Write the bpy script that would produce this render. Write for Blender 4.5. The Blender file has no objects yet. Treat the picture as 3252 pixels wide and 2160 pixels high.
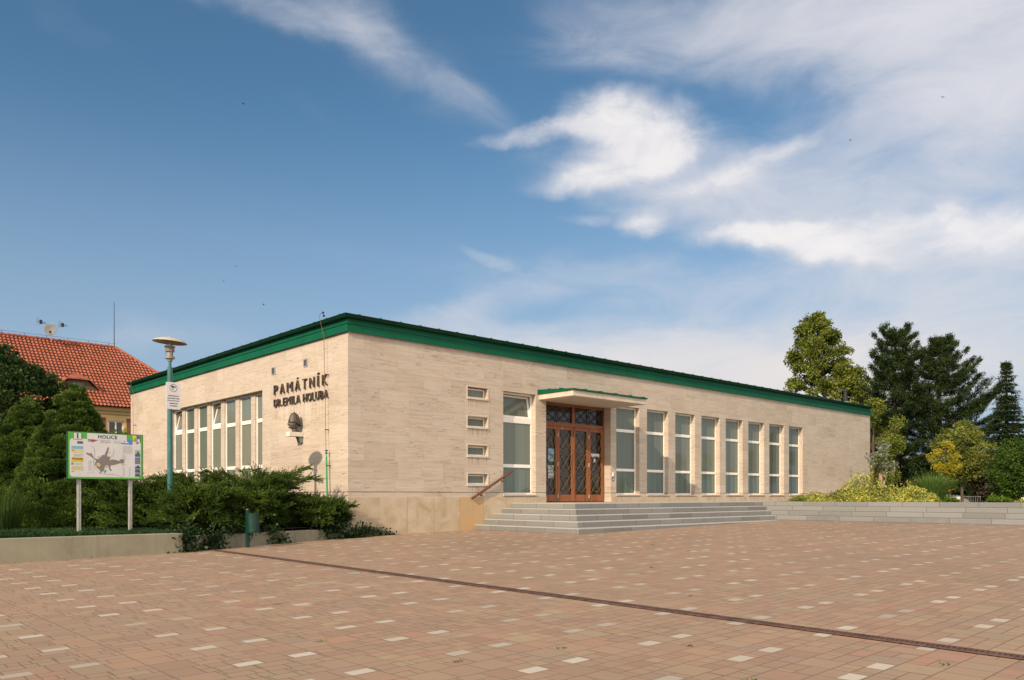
import bpy, math, random
import numpy as np
from mathutils import Vector, Matrix
R_ = math.radians
SC = bpy.context.scene
COL = SC.collection

# ------------------------------------------------------------------ camera
F_PX, W_PX = 2527.37, 3252.0
cam = bpy.data.cameras.new('camera')
cam.sensor_width = 36.0
cam.lens = F_PX / W_PX * 36.0
cam.shift_y = 496.3 / W_PX
cam.clip_start = 0.1
cam.clip_end = 3000
camo = bpy.data.objects.new('camera', cam)
COL.objects.link(camo)
YAW, ROLL = R_(42.892), R_(-0.051)
Fv = Vector((math.sin(YAW), math.cos(YAW), 0.0))
Rv = Vector((math.cos(YAW), -math.sin(YAW), 0.0))
Uv = Vector((0, 0, 1))
R2 = Rv * math.cos(ROLL) + Uv * math.sin(ROLL)
U2 = -Rv * math.sin(ROLL) + Uv * math.cos(ROLL)
camo.matrix_world = Matrix(((R2.x, U2.x, -Fv.x, -10.332), (R2.y, U2.y, -Fv.y, -17.024),
                            (R2.z, U2.z, -Fv.z, 0.935), (0, 0, 0, 1)))
SC.camera = camo

# ------------------------------------------------------------------ light
SUN_EL, SUN_PHI = 28.6, 15.8          # the sun stands behind the camera, to the left
SUN_STRENGTH, SKY_STRENGTH, EXPOSURE = 3.3, 0.10, 0.62
sd = Vector((math.cos(R_(SUN_PHI)) * math.cos(R_(SUN_EL)), math.sin(R_(SUN_PHI)) * math.cos(R_(SUN_EL)), -math.sin(R_(SUN_EL))))
sun = bpy.data.lights.new('sun', 'SUN')
sun.energy = SUN_STRENGTH
sun.angle = R_(0.6)
sun.color = (1.0, 0.81, 0.60)
suno = bpy.data.objects.new('sun', sun)
COL.objects.link(suno)
suno.rotation_euler = sd.to_track_quat('-Z', 'Y').to_euler()
suno.location = (-20, -10, 30)
SC.view_settings.view_transform = 'Standard'
SC.view_settings.look = 'None'
SC.view_settings.exposure = EXPOSURE
SC.view_settings.gamma = 1.0
SC.view_settings.use_curve_mapping = False


class NT:
    """small wrapper for building node trees"""
    def __init__(s, tree):
        s.t = tree
        for n in list(tree.nodes):
            tree.nodes.remove(n)

    def n(s, typ, props=None, **ins):
        nd = s.t.nodes.new(typ)
        for k, v in (props or {}).items():
            setattr(nd, k, v)
        for k, v in ins.items():
            s.set(nd, k, v)
        return nd

    def set(s, nd, k, v):
        if isinstance(k, str) and k.startswith('i') and k[1:].isdigit():
            sock = nd.inputs[int(k[1:])]
        else:
            sock = nd.inputs[k.replace('_', ' ')] if k.replace('_', ' ') in nd.inputs else nd.inputs[k]
        if isinstance(v, bpy.types.NodeSocket):
            s.t.links.new(v, sock)
        elif isinstance(v, bpy.types.Node):
            s.t.links.new(v.outputs[0], sock)
        else:
            if sock.type == 'RGBA' and len(v) == 3:
                v = (*v, 1)
            sock.default_value = v

    def m(s, op, a, b=None, c=None, clamp=False):
        nd = s.t.nodes.new('ShaderNodeMath')
        nd.operation = op
        nd.use_clamp = clamp
        for i, v in enumerate((a, b, c)):
            if v is not None:
                s.set(nd, 'i%d' % i, v)
        return nd.outputs[0]

    def mix(s, fac, a, b, blend='MIX'):
        nd = s.t.nodes.new('ShaderNodeMix')
        nd.data_type = 'RGBA'
        nd.blend_type = blend
        nd.clamp_factor = True
        s.set(nd, 'i0', fac)
        for i, v in ((6, a), (7, b)):
            s.set(nd, 'i%d' % i, v)
        return nd.outputs[2]

    def ramp(s, fac, stops, interp='LINEAR'):
        nd = s.t.nodes.new('ShaderNodeValToRGB')
        nd.color_ramp.interpolation = interp
        cr = nd.color_ramp.elements
        while len(cr) > 1:
            cr.remove(cr[-1])
        cr[0].position = stops[0][0]
        cr[0].color = (*stops[0][1], 1) if len(stops[0][1]) == 3 else stops[0][1]
        for p, c in stops[1:]:
            e = cr.new(p)
            e.color = (*c, 1) if len(c) == 3 else c
        s.set(nd, 'i0', fac)
        return nd.outputs[0]

    def sstep(s, v, lo, hi):
        nd = s.t.nodes.new('ShaderNodeMapRange')
        nd.interpolation_type = 'SMOOTHSTEP'
        s.set(nd, 'i0', v)
        nd.inputs[1].default_value = lo
        nd.inputs[2].default_value = hi
        return nd.outputs[0]

    def noise(s, vec, scale, detail=4, rough=0.5, dist=0.0):
        nd = s.t.nodes.new('ShaderNodeTexNoise')
        s.t.links.new(vec, nd.inputs['Vector'])
        nd.inputs['Scale'].default_value = scale
        nd.inputs['Detail'].default_value = detail
        nd.inputs['Roughness'].default_value = rough
        nd.inputs['Distortion'].default_value = dist
        return nd

    def mapping(s, vec, loc=(0, 0, 0), rot=(0, 0, 0), scale=(1, 1, 1)):
        nd = s.t.nodes.new('ShaderNodeMapping')
        s.t.links.new(vec, nd.inputs[0])
        nd.inputs[1].default_value = loc
        nd.inputs[2].default_value = rot
        nd.inputs[3].default_value = scale
        return nd.outputs[0]


# ------------------------------------------------------------------ world: sky with thin summer clouds
world = bpy.data.worlds.new('World')
SC.world = world
world.use_nodes = True
t = NT(world.node_tree)
sky = t.n('ShaderNodeTexSky', {'sky_type': 'NISHITA', 'sun_disc': False, 'sun_elevation': R_(SUN_EL),
                               'sun_rotation': math.atan2(-sd.x, -sd.y), 'altitude': 300,
                               'air_density': 1.0, 'dust_density': 1.0, 'ozone_density': 1.6})
tc = t.n('ShaderNodeTexCoord')
sep = t.n('ShaderNodeSeparateXYZ', None, i0=tc.outputs['Generated'])
az = t.m('SUBTRACT', t.m('ARCTAN2', sep.outputs[0], sep.outputs[1]), YAW)
el = t.m('ARCSINE', sep.outputs[2])
ae = t.n('ShaderNodeCombineXYZ', None, i0=az, i1=el)
wn = t.noise(ae.outputs[0], 5.5, 5, 0.55)
wv = t.n('ShaderNodeVectorMath', {'operation': 'SUBTRACT'}, i0=wn.outputs['Color'], i1=(0.5, 0.5, 0.5))
wv2 = t.n('ShaderNodeVectorMath', {'operation': 'SCALE'}, i0=wv.outputs[0])
wv2.inputs['Scale'].default_value = 0.06
wp = t.n('ShaderNodeVectorMath', {'operation': 'ADD'}, i0=ae.outputs[0], i1=wv2.outputs[0])

wv3 = t.n('ShaderNodeVectorMath', {'operation': 'SCALE'}, i0=t.n('ShaderNodeVectorMath', {'operation': 'SUBTRACT'}, i0=t.noise(ae.outputs[0], 13.0, 6, 0.6).outputs['Color'], i1=(0.5, 0.5, 0.5)).outputs[0])
wv3.inputs['Scale'].default_value = 0.035
wq = t.n('ShaderNodeVectorMath', {'operation': 'ADD'}, i0=ae.outputs[0], i1=wv3.outputs[0]).outputs[0]


def azel(u, v):
    a = math.atan((u - 1626) / F_PX)
    return a, math.atan((1576 - v) / F_PX * math.cos(a))


def blob(u, v, hu, hv, ang, w, soft=0.0, vec=wp.outputs[0]):
    a, e = azel(u, v)
    k = 1.0 / F_PX * math.cos(a)
    mp = t.mapping(vec, loc=(-a, -e, 0))
    mp = t.mapping(mp, rot=(0, 0, R_(ang)))
    mp = t.mapping(mp, scale=(1 / (hu * k), 1 / (hv * k), 0))
    ln = t.n('ShaderNodeVectorMath', {'operation': 'LENGTH'}, i0=mp).outputs['Value']
    nd = t.t.nodes.new('ShaderNodeMapRange')
    nd.interpolation_type = 'SMOOTHERSTEP'
    t.set(nd, 'i0', ln)
    nd.inputs[1].default_value = 1.72
    nd.inputs[2].default_value = soft * .6
    nd.inputs[3].default_value = 0.0
    nd.inputs[4].default_value = w
    return nd.outputs[0]


def union(lst):
    acc = None
    for b in lst:
        inv = t.m('SUBTRACT', 1.0, b)
        acc = inv if acc is None else t.m('MULTIPLY', acc, inv)
    return t.m('SUBTRACT', 1.0, acc)


puff = union([blob(2000, 400, 185, 92, 8, .95, .3, wq), blob(2090, 490, 120, 85, 0, .66, .2, wq), blob(1960, 530, 260, 44, -6, .62, .1, wq), blob(2060, 470, 300, 150, 4, .30, 0, wq), blob(1740, 428, 250, 30, -5, .62, 0, wq),
              blob(1930, 562, 260, 36, -8, .55, 0, wq), blob(2390, 522, 210, 34, -14, .74, 0, wq), blob(2250, 585, 240, 40, 2, .40),
              blob(2680, 490, 170, 30, -8, .32), blob(2050, 702, 80, 36, -14, .74, .1, wq), blob(1910, 700, 150, 20, 4, .42),
              blob(2430, 742, 220, 40, 4, .84, .1, wq), blob(2640, 790, 230, 48, 16, .84, .1, wq), blob(2960, 750, 360, 70, 4, .72, 0, wq), blob(2720, 745, 480, 90, 4, .40, 0, wq),
              blob(2840, 650, 70, 90, 30, .40), blob(3010, 670, 60, 70, 30, .30), blob(3200, 750, 220, 120, 0, .66)])
veil = union([blob(2330, 560, 560, 170, 8, .34), blob(2450, 640, 640, 130, 12, .45), blob(3080, 130, 560, 350, 18, .78), blob(3230, 400, 280, 230, 0, .55),
              blob(2600, 60, 600, 130, 4, .46), blob(2050, 90, 520, 140, 4, .30), blob(1210, 110, 460, 110, 34, .27),
              blob(1440, 290, 240, 45, 24, .18), blob(860, 0, 330, 60, 8, .34), blob(200, 40, 360, 60, 20, .09),
              blob(1480, 985, 330, 60, -14, .30), blob(1545, 808, 110, 20, 16, .26), blob(2500, 1180, 900, 130, 2, .80), blob(2780, 1080, 800, 220, 0, .40), blob(1750, 1130, 500, 100, 4, .45),
              blob(500, 1080, 420, 90, -6, .20), blob(2000, 900, 500, 130, 6, .20), blob(1000, 330, 120, 36, 20, .10),
              blob(1900, 880, 1700, 60, 3, .12), blob(2950, 880, 500, 130, 8, .38)])
rotv = t.mapping(ae.outputs[0], rot=(0, 0, R_(20)), scale=(1.0, 2.6, 1))
w1 = t.noise(rotv, 7.0, 8, 0.62, 0.6)
w2 = t.noise(wp.outputs[0], 16.0, 6, 0.6, 0.3)
wisp = t.sstep(w1.outputs[0], 0.32, 0.72)
fine = t.sstep(w2.outputs[0], 0.25, 0.75)
fib = t.noise(t.mapping(wp.outputs[0], rot=(0, 0, R_(14)), scale=(1.0, 2.0, 1)), 13.0, 10, 0.62, 0.5)
pm = t.m('MULTIPLY', t.sstep(t.m('ADD', puff, t.m('MULTIPLY', t.m('SUBTRACT', fib.outputs[0], 0.5), 0.95)), 0.0, 1.22), t.sstep(puff, 0.0, 0.30))
vm = t.m('MULTIPLY', t.m('MULTIPLY', t.sstep(t.m('ADD', veil, t.m('MULTIPLY', t.m('SUBTRACT', w1.outputs[0], 0.5), 0.8)), -0.06, 1.05), 0.95), t.sstep(veil, 0.0, 0.30))
cm = t.m('SUBTRACT', 1.0, t.m('MULTIPLY', t.m('SUBTRACT', 1.0, pm), t.m('SUBTRACT', 1.0, vm)), None, True)
# haze that whitens the sky towards the horizon
hz = t.m('MULTIPLY', t.sstep(el, 0.47, 0.02), 0.90)
deep = t.mix(1.0, sky.outputs[0], (.50, .715, .765), 'MULTIPLY')
skyc = t.mix(hz, deep, (2.35, 3.0, 4.0))
cloudc = t.mix(t.sstep(el, 0.06, 0.42), (5.4, 5.05, 4.9), (4.9, 4.85, 5.15))
cloudc = t.mix(t.sstep(pm, 0.35, 0.9), cloudc, (6.0, 5.75, 5.7))
skyc = t.mix(cm, skyc, cloudc)
# the half of the sky round the sun, behind the camera, is raised and warmed as added fill light
sv = t.n('ShaderNodeVectorMath', {'operation': 'DOT_PRODUCT'}, i0=tc.outputs['Generated'], i1=(-sd.x * .8, -sd.y - .55, .35)).outputs['Value']
skyc = t.mix(t.m('MULTIPLY', t.sstep(sv, -.30, .80), .92), skyc, (10.4, 9.6, 8.7))
bg = t.n('ShaderNodeBackground', None, i0=skyc, i1=SKY_STRENGTH)
t.n('ShaderNodeOutputWorld', None, i0=bg.outputs[0])


# ------------------------------------------------------------------ tagging and mesh helpers
def tag(o, label=None, cat=None, group=None, kind=None):
    for k, v in (('label', label), ('category', cat), ('group', group), ('kind', kind)):
        if v:
            o[k] = v
    return o


def empty(name, loc=(0, 0, 0), label=None, cat=None, group=None, rz=0.0):
    o = bpy.data.objects.new(name, None)
    COL.objects.link(o)
    o.location = loc
    o.rotation_euler = (0, 0, rz)
    o.empty_display_size = 0.3
    return tag(o, label, cat, group)


class MB:
    def __init__(s):
        s.v, s.f, s.mi, s.uv = [], [], [], []

    def face(s, pts, mi=0, uv=None):
        b = len(s.v)
        s.v += [tuple(p) for p in pts]
        s.f.append(tuple(range(b, b + len(pts))))
        s.mi.append(mi)
        s.uv.append(uv)

    def add(s, vs, fs, mi=0):
        b = len(s.v)
        s.v += [tuple(p) for p in vs]
        for f in fs:
            s.f.append(tuple(i + b for i in f))
            s.mi.append(mi)
            s.uv.append(None)

    def box(s, x0, x1, y0, y1, z0, z1, mi=0, M=None):
        vs = [Vector((x, y, z)) for z in (z0, z1) for y in (y0, y1) for x in (x0, x1)]
        if M is not None:
            vs = [M @ v for v in vs]
        s.add(vs, [(0, 2, 3, 1), (4, 5, 7, 6), (0, 1, 5, 4), (2, 6, 7, 3), (0, 4, 6, 2), (1, 3, 7, 5)], mi)
        return s

    def tube(s, pts, rad, n=8, mi=0, caps=True):
        pts = [Vector(p) for p in pts]
        rads = rad if isinstance(rad, (list, tuple)) else [rad] * len(pts)
        rings = []
        up = None
        for i, p in enumerate(pts):
            d = (pts[min(i + 1, len(pts) - 1)] - pts[max(i - 1, 0)])
            d = d.normalized() if d.length > 1e-9 else Vector((0, 0, 1))
            ref = Vector((0, 0, 1)) if abs(d.z) < 0.95 else Vector((1, 0, 0))
            if up is None:
                a = d.cross(ref).normalized()
            else:
                a = (up - d * up.dot(d)).normalized()
            up = a
            b = d.cross(a)
            rings.append([p + (a * math.cos(2 * math.pi * k / n) + b * math.sin(2 * math.pi * k / n)) * rads[i] for k in range(n)])
        vs = [v for r in rings for v in r]
        fs = []
        for i in range(len(pts) - 1):
            for k in range(n):
                fs.append((i * n + k, i * n + (k + 1) % n, (i + 1) * n + (k + 1) % n, (i + 1) * n + k))
        if caps:
            fs.append(tuple(reversed(range(n))))
            fs.append(tuple((len(pts) - 1) * n + k for k in range(n)))
        s.add(vs, fs, mi)
        return s

    def lathe(s, prof, n=24, c=(0, 0, 0), mi=0, M=None):
        vs, fs = [], []
        for r, z in prof:
            for k in range(n):
                a = 2 * math.pi * k / n
                v = Vector((r * math.cos(a), r * math.sin(a), z))
                if M is not None:
                    v = M @ v
                vs.append(v + Vector(c))
        for i in range(len(prof) - 1):
            for k in range(n):
                fs.append((i * n + k, i * n + (k + 1) % n, (i + 1) * n + (k + 1) % n, (i + 1) * n + k))
        s.add(vs, fs, mi)
        return s

    def prism(s, poly, z0, z1, mi=0, M=None):
        n = len(poly)
        vs = [Vector((x, y, z0)) for x, y in poly] + [Vector((x, y, z1)) for x, y in poly]
        if M is not None:
            vs = [M @ v for v in vs]
        fs = [tuple(reversed(range(n))), tuple(range(n, 2 * n))]
        fs += [(i, (i + 1) % n, n + (i + 1) % n, n + i) for i in range(n)]
        s.add(vs, fs, mi)
        return s

    def build(s, name, mats, parent=None, smooth=False, bevel=0.0, inv=None):
        me = bpy.data.meshes.new(name)
        me.from_pydata(s.v, [], s.f)
        mats = mats if isinstance(mats, (list, tuple)) else [mats]
        for m in mats:
            me.materials.append(m)
        if len(mats) > 1:
            me.polygons.foreach_set('material_index', s.mi)
        if any(u is not None for u in s.uv):
            ul = me.uv_layers.new(name='UVMap')
            k = 0
            for f, u in zip(s.f, s.uv):
                for j in range(len(f)):
                    ul.data[k].uv = u[j] if u else (0, 0)
                    k += 1
        if smooth:
            me.polygons.foreach_set('use_smooth', [True] * len(s.f))
        me.update()
        o = bpy.data.objects.new(name, me)
        COL.objects.link(o)
        if parent is not None:
            o.parent = parent
            if inv:
                o.matrix_parent_inverse = Matrix.Translation(-Vector(inv))
        if bevel:
            b = o.modifiers.new('bevel', 'BEVEL')
            b.width = bevel
            b.segments = 2
            b.limit_method = 'ANGLE'
        return o


def np_mesh(name, V, nper, mat, parent=None, smooth=False):
    """V: (n, nper, 3) array of separate polygons"""
    n = len(V)
    me = bpy.data.meshes.new(name)
    me.vertices.add(n * nper)
    me.vertices.foreach_set('co', np.ascontiguousarray(V, dtype=np.float32).ravel())
    me.loops.add(n * nper)
    me.loops.foreach_set('vertex_index', np.arange(n * nper, dtype=np.int32))
    me.polygons.add(n)
    me.polygons.foreach_set('loop_start', np.arange(0, n * nper, nper, dtype=np.int32))
    me.polygons.foreach_set('loop_total', np.full(n, nper, dtype=np.int32))
    me.update(calc_edges=True)
    me.materials.append(mat)
    o = bpy.data.objects.new(name, me)
    COL.objects.link(o)
    if parent is not None:
        o.parent = parent
    return o


def text_mesh(body, width, height, extrude, offset=0.0, spacing=1.0, align='LEFT'):
    """letters as vertices/faces scaled to the wanted width and total height, origin at lower left"""
    cu = bpy.data.curves.new('text', 'FONT')
    cu.body = body
    cu.size = 1.0
    cu.extrude = 0.05
    cu.offset = offset
    cu.space_character = spacing
    cu.align_x = align
    cu.resolution_u = 3
    o = bpy.data.objects.new('text', cu)
    COL.objects.link(o)
    dg = bpy.context.evaluated_depsgraph_get()
    me = bpy.data.meshes.new_from_object(o.evaluated_get(dg))
    vs = np.array([v.co[:] for v in me.vertices])
    fs = [tuple(p.vertices) for p in me.polygons]
    bpy.data.objects.remove(o)
    bpy.data.curves.remove(cu)
    bpy.data.meshes.remove(me)
    mn, mx = vs.min(0), vs.max(0)
    vs = (vs - mn) / (mx - mn)
    vs[:, 0] *= width
    vs[:, 1] *= height
    vs[:, 2] *= extrude
    return vs, fs


# ------------------------------------------------------------------ materials
def new_mat(name):
    m = bpy.data.materials.new(name)
    m.use_nodes = True
    return m, NT(m.node_tree)


def finish(t, bs):
    t.n('ShaderNodeOutputMaterial', None, i0=bs.outputs[0])


def pmat(name, col, rough=0.6, var=0.12, scale=5.0, bump=0.0, bscale=60.0, metal=0.0, spec=0.4, stretch=(1, 1, 1)):
    m, t = new_mat(name)
    co = t.mapping(t.n('ShaderNodeTexCoord').outputs['Object'], scale=stretch)
    nz = t.noise(co, scale, 6, 0.6)
    lo = tuple(c * (1 - var * 1.6) for c in col)
    hi = tuple(min(1, c * (1 + var * 1.6)) for c in col)
    c = t.ramp(nz.outputs[0], [(0.3, lo), (0.7, hi)])
    bs = t.n('ShaderNodeBsdfPrincipled', None, Base_Color=c, Metallic=metal)
    bs.inputs['Specular IOR Level'].default_value = spec
    t.set(bs, 'Roughness', t.m('ADD', rough - 0.08, t.m('MULTIPLY', nz.outputs[0], 0.16)))
    if bump:
        nb = t.noise(co, bscale, 5, 0.6)
        bm = t.n('ShaderNodeBump', None, Height=nb.outputs[0], Strength=bump, Distance=0.02)
        t.set(bs, 'Normal', bm.outputs[0])
    finish(t, bs)
    return m


def leaf_mat(name, c1, c2, c3=None, rough=0.55, trans=0.3, spec=0.12):
    m, t = new_mat(name)
    g = t.n('ShaderNodeNewGeometry')
    c3 = c3 or c2
    rough = .8
    c = t.ramp(g.outputs['Random Per Island'], [(0.0, c1), (0.62, c2), (1.0, c3)])
    co = t.n('ShaderNodeTexCoord').outputs['Object']
    nz = t.noise(co, 1.3, 3, 0.5)
    c = t.mix(t.sstep(nz.outputs[0], 0.35, 0.7), c, tuple(x * 0.72 for x in c1))
    bs = t.n('ShaderNodeBsdfPrincipled', None, Base_Color=c, Roughness=rough)
    bs.inputs['Specular IOR Level'].default_value = spec
    tr = t.n('ShaderNodeBsdfTranslucent', None, i0=c)
    mx = t.n('ShaderNodeMixShader', None, i0=trans, i1=bs.outputs[0], i2=tr.outputs[0])
    finish(t, mx)
    return m


def travertine():
    m, t = new_mat('travertine')
    tc = t.n('ShaderNodeTexCoord').outputs['Object']
    sp = t.n('ShaderNodeSeparateXYZ', None, i0=tc)
    al = t.m('SUBTRACT', sp.outputs[0], sp.outputs[1])
    z = sp.outputs[2]
    uv = t.n('ShaderNodeCombineXYZ', None, i0=al, i1=z).outputs[0]
    br = t.n('ShaderNodeTexBrick', {'offset': 0.5, 'offset_frequency': 2, 'squash': 0.8, 'squash_frequency': 3}, Vector=uv, Scale=1.0,
             Color1=(0, 0, 0, 1), Color2=(1, 1, 1, 1), Mortar=(.5, .5, .5, 1))
    br.inputs['Mortar Size'].default_value = 0.0022
    br.inputs['Mortar Smooth'].default_value = 0.0
    br.inputs['Brick Width'].default_value = 0.92
    br.inputs['Row Height'].default_value = 0.4575
    slab = br.outputs[0]
    # every slab gets its own offset so that veins break at the joints
    slabv = t.m('MULTIPLY', slab, 37.0)
    off = t.n('ShaderNodeCombineXYZ', None, i0=t.m('MULTIPLY', slabv, 0.7), i1=slabv, i2=slabv).outputs[0]
    pv = t.n('ShaderNodeVectorMath', {'operation': 'ADD'}, i0=uv, i1=off).outputs[0]
    vein = t.noise(t.mapping(pv, scale=(0.9, 17, 1)), 1.6, 7, 0.62, 0.3)
    cloud = t.noise(pv, 1.4, 4, 0.5)
    base = t.ramp(vein.outputs[0], [(0.28, (.345, .275, .21)), (0.45, (.455, .385, .315)), (0.70, (.515, .448, .378))])
    base = t.mix(t.m('MULTIPLY', t.sstep(cloud.outputs[0], .4, .75), .35), base, (.53, .46, .385))
    brn = t.noise(t.mapping(pv, scale=(.7, 5, 1)), 1.3, 5, .6, .3)
    base = t.mix(t.m('MULTIPLY', t.sstep(brn.outputs[0], .52, .72), .42), base, (.40, .29, .19))
    tone = t.ramp(slab, [(0.0, (.91, .89, .86)), (0.3, (.98, .97, .96)), (0.7, (1.01, 1.005, 1.0)), (1.0, (1.045, 1.04, 1.035))])
    base = t.mix(1.0, base, tone, 'MULTIPLY')
    # open pores lie in flat rows
    pr = t.noise(t.mapping(pv, scale=(5.5, 38, 1)), 1.0, 4, 0.65, 0.8)
    pz = t.noise(t.mapping(pv, scale=(.75, 2.6, 1)), 1.0, 3, 0.5)
    pore = t.m('MULTIPLY', t.sstep(pr.outputs[0], .555, .65), t.sstep(pz.outputs[0], .46, .60))
    base = t.mix(t.m('MULTIPLY', pore, .68), base, (.21, .14, .075))
    # weathering: thin rain streaks below the cornice and below the bronze letters
    sk = t.noise(t.mapping(uv, scale=(13, .35, 1)), 1.0, 5, 0.6)
    skm = t.sstep(sk.outputs[0], .56, .74)
    sk2 = t.noise(t.mapping(uv, scale=(1.1, .2, 1)), 1.0, 3, 0.5)
    topm = t.m('MULTIPLY', t.sstep(z, 4.35, 5.0), t.m('MULTIPLY', skm, t.sstep(sk2.outputs[0], .42, .62)))
    base = t.mix(t.m('MULTIPLY', topm, .6), base, (.17, .13, .085))
    isleft = t.m('LESS_THAN', sp.outputs[0], 0.05)
    inlet = t.m('MULTIPLY', t.sstep(sp.outputs[1], .85, 1.0), t.sstep(sp.outputs[1], 3.95, 3.8))
    zl = t.m('MULTIPLY', t.sstep(z, 2.75, 3.4), t.sstep(z, 3.95, 3.75))
    st = t.noise(t.mapping(uv, scale=(22, .25, 1)), 1.0, 4, 0.6)
    lm = t.m('MULTIPLY', t.m('MULTIPLY', isleft, inlet), zl)
    base = t.mix(t.m('MULTIPLY', t.m('MULTIPLY', lm, t.sstep(st.outputs[0], .53, .66)), .55), base, (.30, .19, .10))
    base = t.mix(t.m('MULTIPLY', t.m('MULTIPLY', lm, t.sstep(st.outputs[0], .47, .36)), .55), base, (.72, .63, .53))
    # joints, and the string joint above the base course
    for s0 in (3.672, 2.858, 2.052, 1.250):
        zz = t.m('MULTIPLY', t.sstep(z, s0 - .34, s0 - .05), t.m('LESS_THAN', z, s0 - .02))
        xx = t.m('MULTIPLY', t.m('GREATER_THAN', al, 3.8), t.m('LESS_THAN', al, 4.56))
        base = t.mix(t.m('MULTIPLY', t.m('MULTIPLY', zz, xx), t.m('MULTIPLY', t.sstep(st.outputs[0], .44, .62), .6)), base, (.19, .13, .08))
    j = t.m('MULTIPLY', br.outputs['Fac'], .6)
    base = t.mix(j, base, (.28, .20, .13))
    gz = t.m('ABSOLUTE', t.m('SUBTRACT', z, 1.047))
    base = t.mix(t.m('LESS_THAN', gz, .009), base, (.10, .07, .05))
    bs = t.n('ShaderNodeBsdfPrincipled', None, Base_Color=base, Roughness=.55)
    bs.inputs['Specular IOR Level'].default_value = .3
    h = t.m('SUBTRACT', t.m('MULTIPLY', vein.outputs[0], .25), t.m('ADD', t.m('MULTIPLY', pore, .8), t.m('MULTIPLY', br.outputs['Fac'], .6)))
    bm = t.n('ShaderNodeBump', None, Height=h, Strength=.35, Distance=.01)
    t.set(bs, 'Normal', bm.outputs[0])
    finish(t, bs)
    return m


def plinth_mat():
    m, t = new_mat('plinth_stone')
    tc = t.n('ShaderNodeTexCoord').outputs['Object']
    sp = t.n('ShaderNodeSeparateXYZ', None, i0=tc)
    al = t.m('ADD', t.m('SUBTRACT', sp.outputs[0], sp.outputs[1]), -0.03)
    uv = t.n('ShaderNodeCombineXYZ', None, i0=al, i1=sp.outputs[2]).outputs[0]
    k = t.m('FLOOR', t.m('DIVIDE', al, .872))
    fr = t.m('FRACT', t.m('DIVIDE', al, .872))
    wn = t.n('ShaderNodeTexWhiteNoise', {'noise_dimensions': '1D'}, W=k)
    off = t.n('ShaderNodeVectorMath', {'operation': 'ADD'}, i0=uv, i1=wn.outputs['Color']).outputs[0]
    n1 = t.noise(off, 2.2, 6, .6, .8)
    n2 = t.noise(t.mapping(uv, scale=(9, .6, 1)), 1.0, 5, .6)
    c = t.ramp(n1.outputs[0], [(.28, (.36, .27, .17)), (.5, (.45, .36, .25)), (.7, (.51, .42, .32))])
    c = t.mix(t.m('MULTIPLY', t.sstep(n2.outputs[0], .55, .75), .5), c, (.27, .21, .15))
    och = t.m('MULTIPLY', t.m('COMPARE', k, 4.0, .1), t.sstep(n1.outputs[0], .2, .6))
    c = t.mix(t.m('MULTIPLY', och, .8), c, (.46, .28, .115))
    n3 = t.noise(uv, 55, 3, .6)
    c = t.mix(t.m('MULTIPLY', t.sstep(n3.outputs[0], .45, .75), .3), c, (.24, .18, .12))
    jt = t.m('ADD', t.m('LESS_THAN', fr, .007), t.m('GREATER_THAN', fr, .997))
    c = t.mix(t.m('MULTIPLY', jt, .7), c, (.13, .10, .075))
    bs = t.n('ShaderNodeBsdfPrincipled', None, Base_Color=c, Roughness=.75)
    bm = t.n('ShaderNodeBump', None, Height=n3.outputs[0], Strength=.25, Distance=.01)
    t.set(bs, 'Normal', bm.outputs[0])
    finish(t, bs)
    return m


def granite(name='granite_blocks', lift=None):
    m, t = new_mat(name)
    uv = t.n('ShaderNodeUVMap').outputs[0]
    br = t.n('ShaderNodeTexBrick', {'offset': 0.37, 'offset_frequency': 2}, Vector=uv, Scale=1.0, Color1=(0, 0, 0, 1), Color2=(1, 1, 1, 1))
    br.inputs['Mortar Size'].default_value = .008
    br.inputs['Mortar Smooth'].default_value = .1
    br.inputs['Brick Width'].default_value = 1.06
    br.inputs['Row Height'].default_value = .1497
    tc = t.n('ShaderNodeTexCoord').outputs['Object']
    n1 = t.noise(tc, 140, 2, .7)
    n2 = t.noise(tc, 3.0, 6, .65, .5)
    n4 = t.noise(tc, 45, 3, .7)
    c = t.ramp(br.outputs[0], [(0.0, (.12, .122, .12)), (.5, (.158, .160, .156)), (1.0, (.19, .191, .186))])
    c = t.mix(t.m('MULTIPLY', t.sstep(n1.outputs[0], .42, .68), .32), c, (.40, .395, .38))
    c = t.mix(t.m('MULTIPLY', t.sstep(n4.outputs[0], .55, .7), .30), c, (.15, .14, .13))
    c = t.mix(t.m('MULTIPLY', t.sstep(n2.outputs[0], .5, .78), .5), c, (.235, .205, .165))
    c = t.mix(t.m('MULTIPLY', br.outputs['Fac'], .85), c, (.08, .062, .042))
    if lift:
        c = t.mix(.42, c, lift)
    bs = t.n('ShaderNodeBsdfPrincipled', None, Base_Color=c, Roughness=.7)
    h = t.m('SUBTRACT', t.m('MULTIPLY', n4.outputs[0], .3), br.outputs['Fac'])
    bm = t.n('ShaderNodeBump', None, Height=h, Strength=.3, Distance=.008)
    t.set(bs, 'Normal', bm.outputs[0])
    finish(t, bs)
    return m


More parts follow.
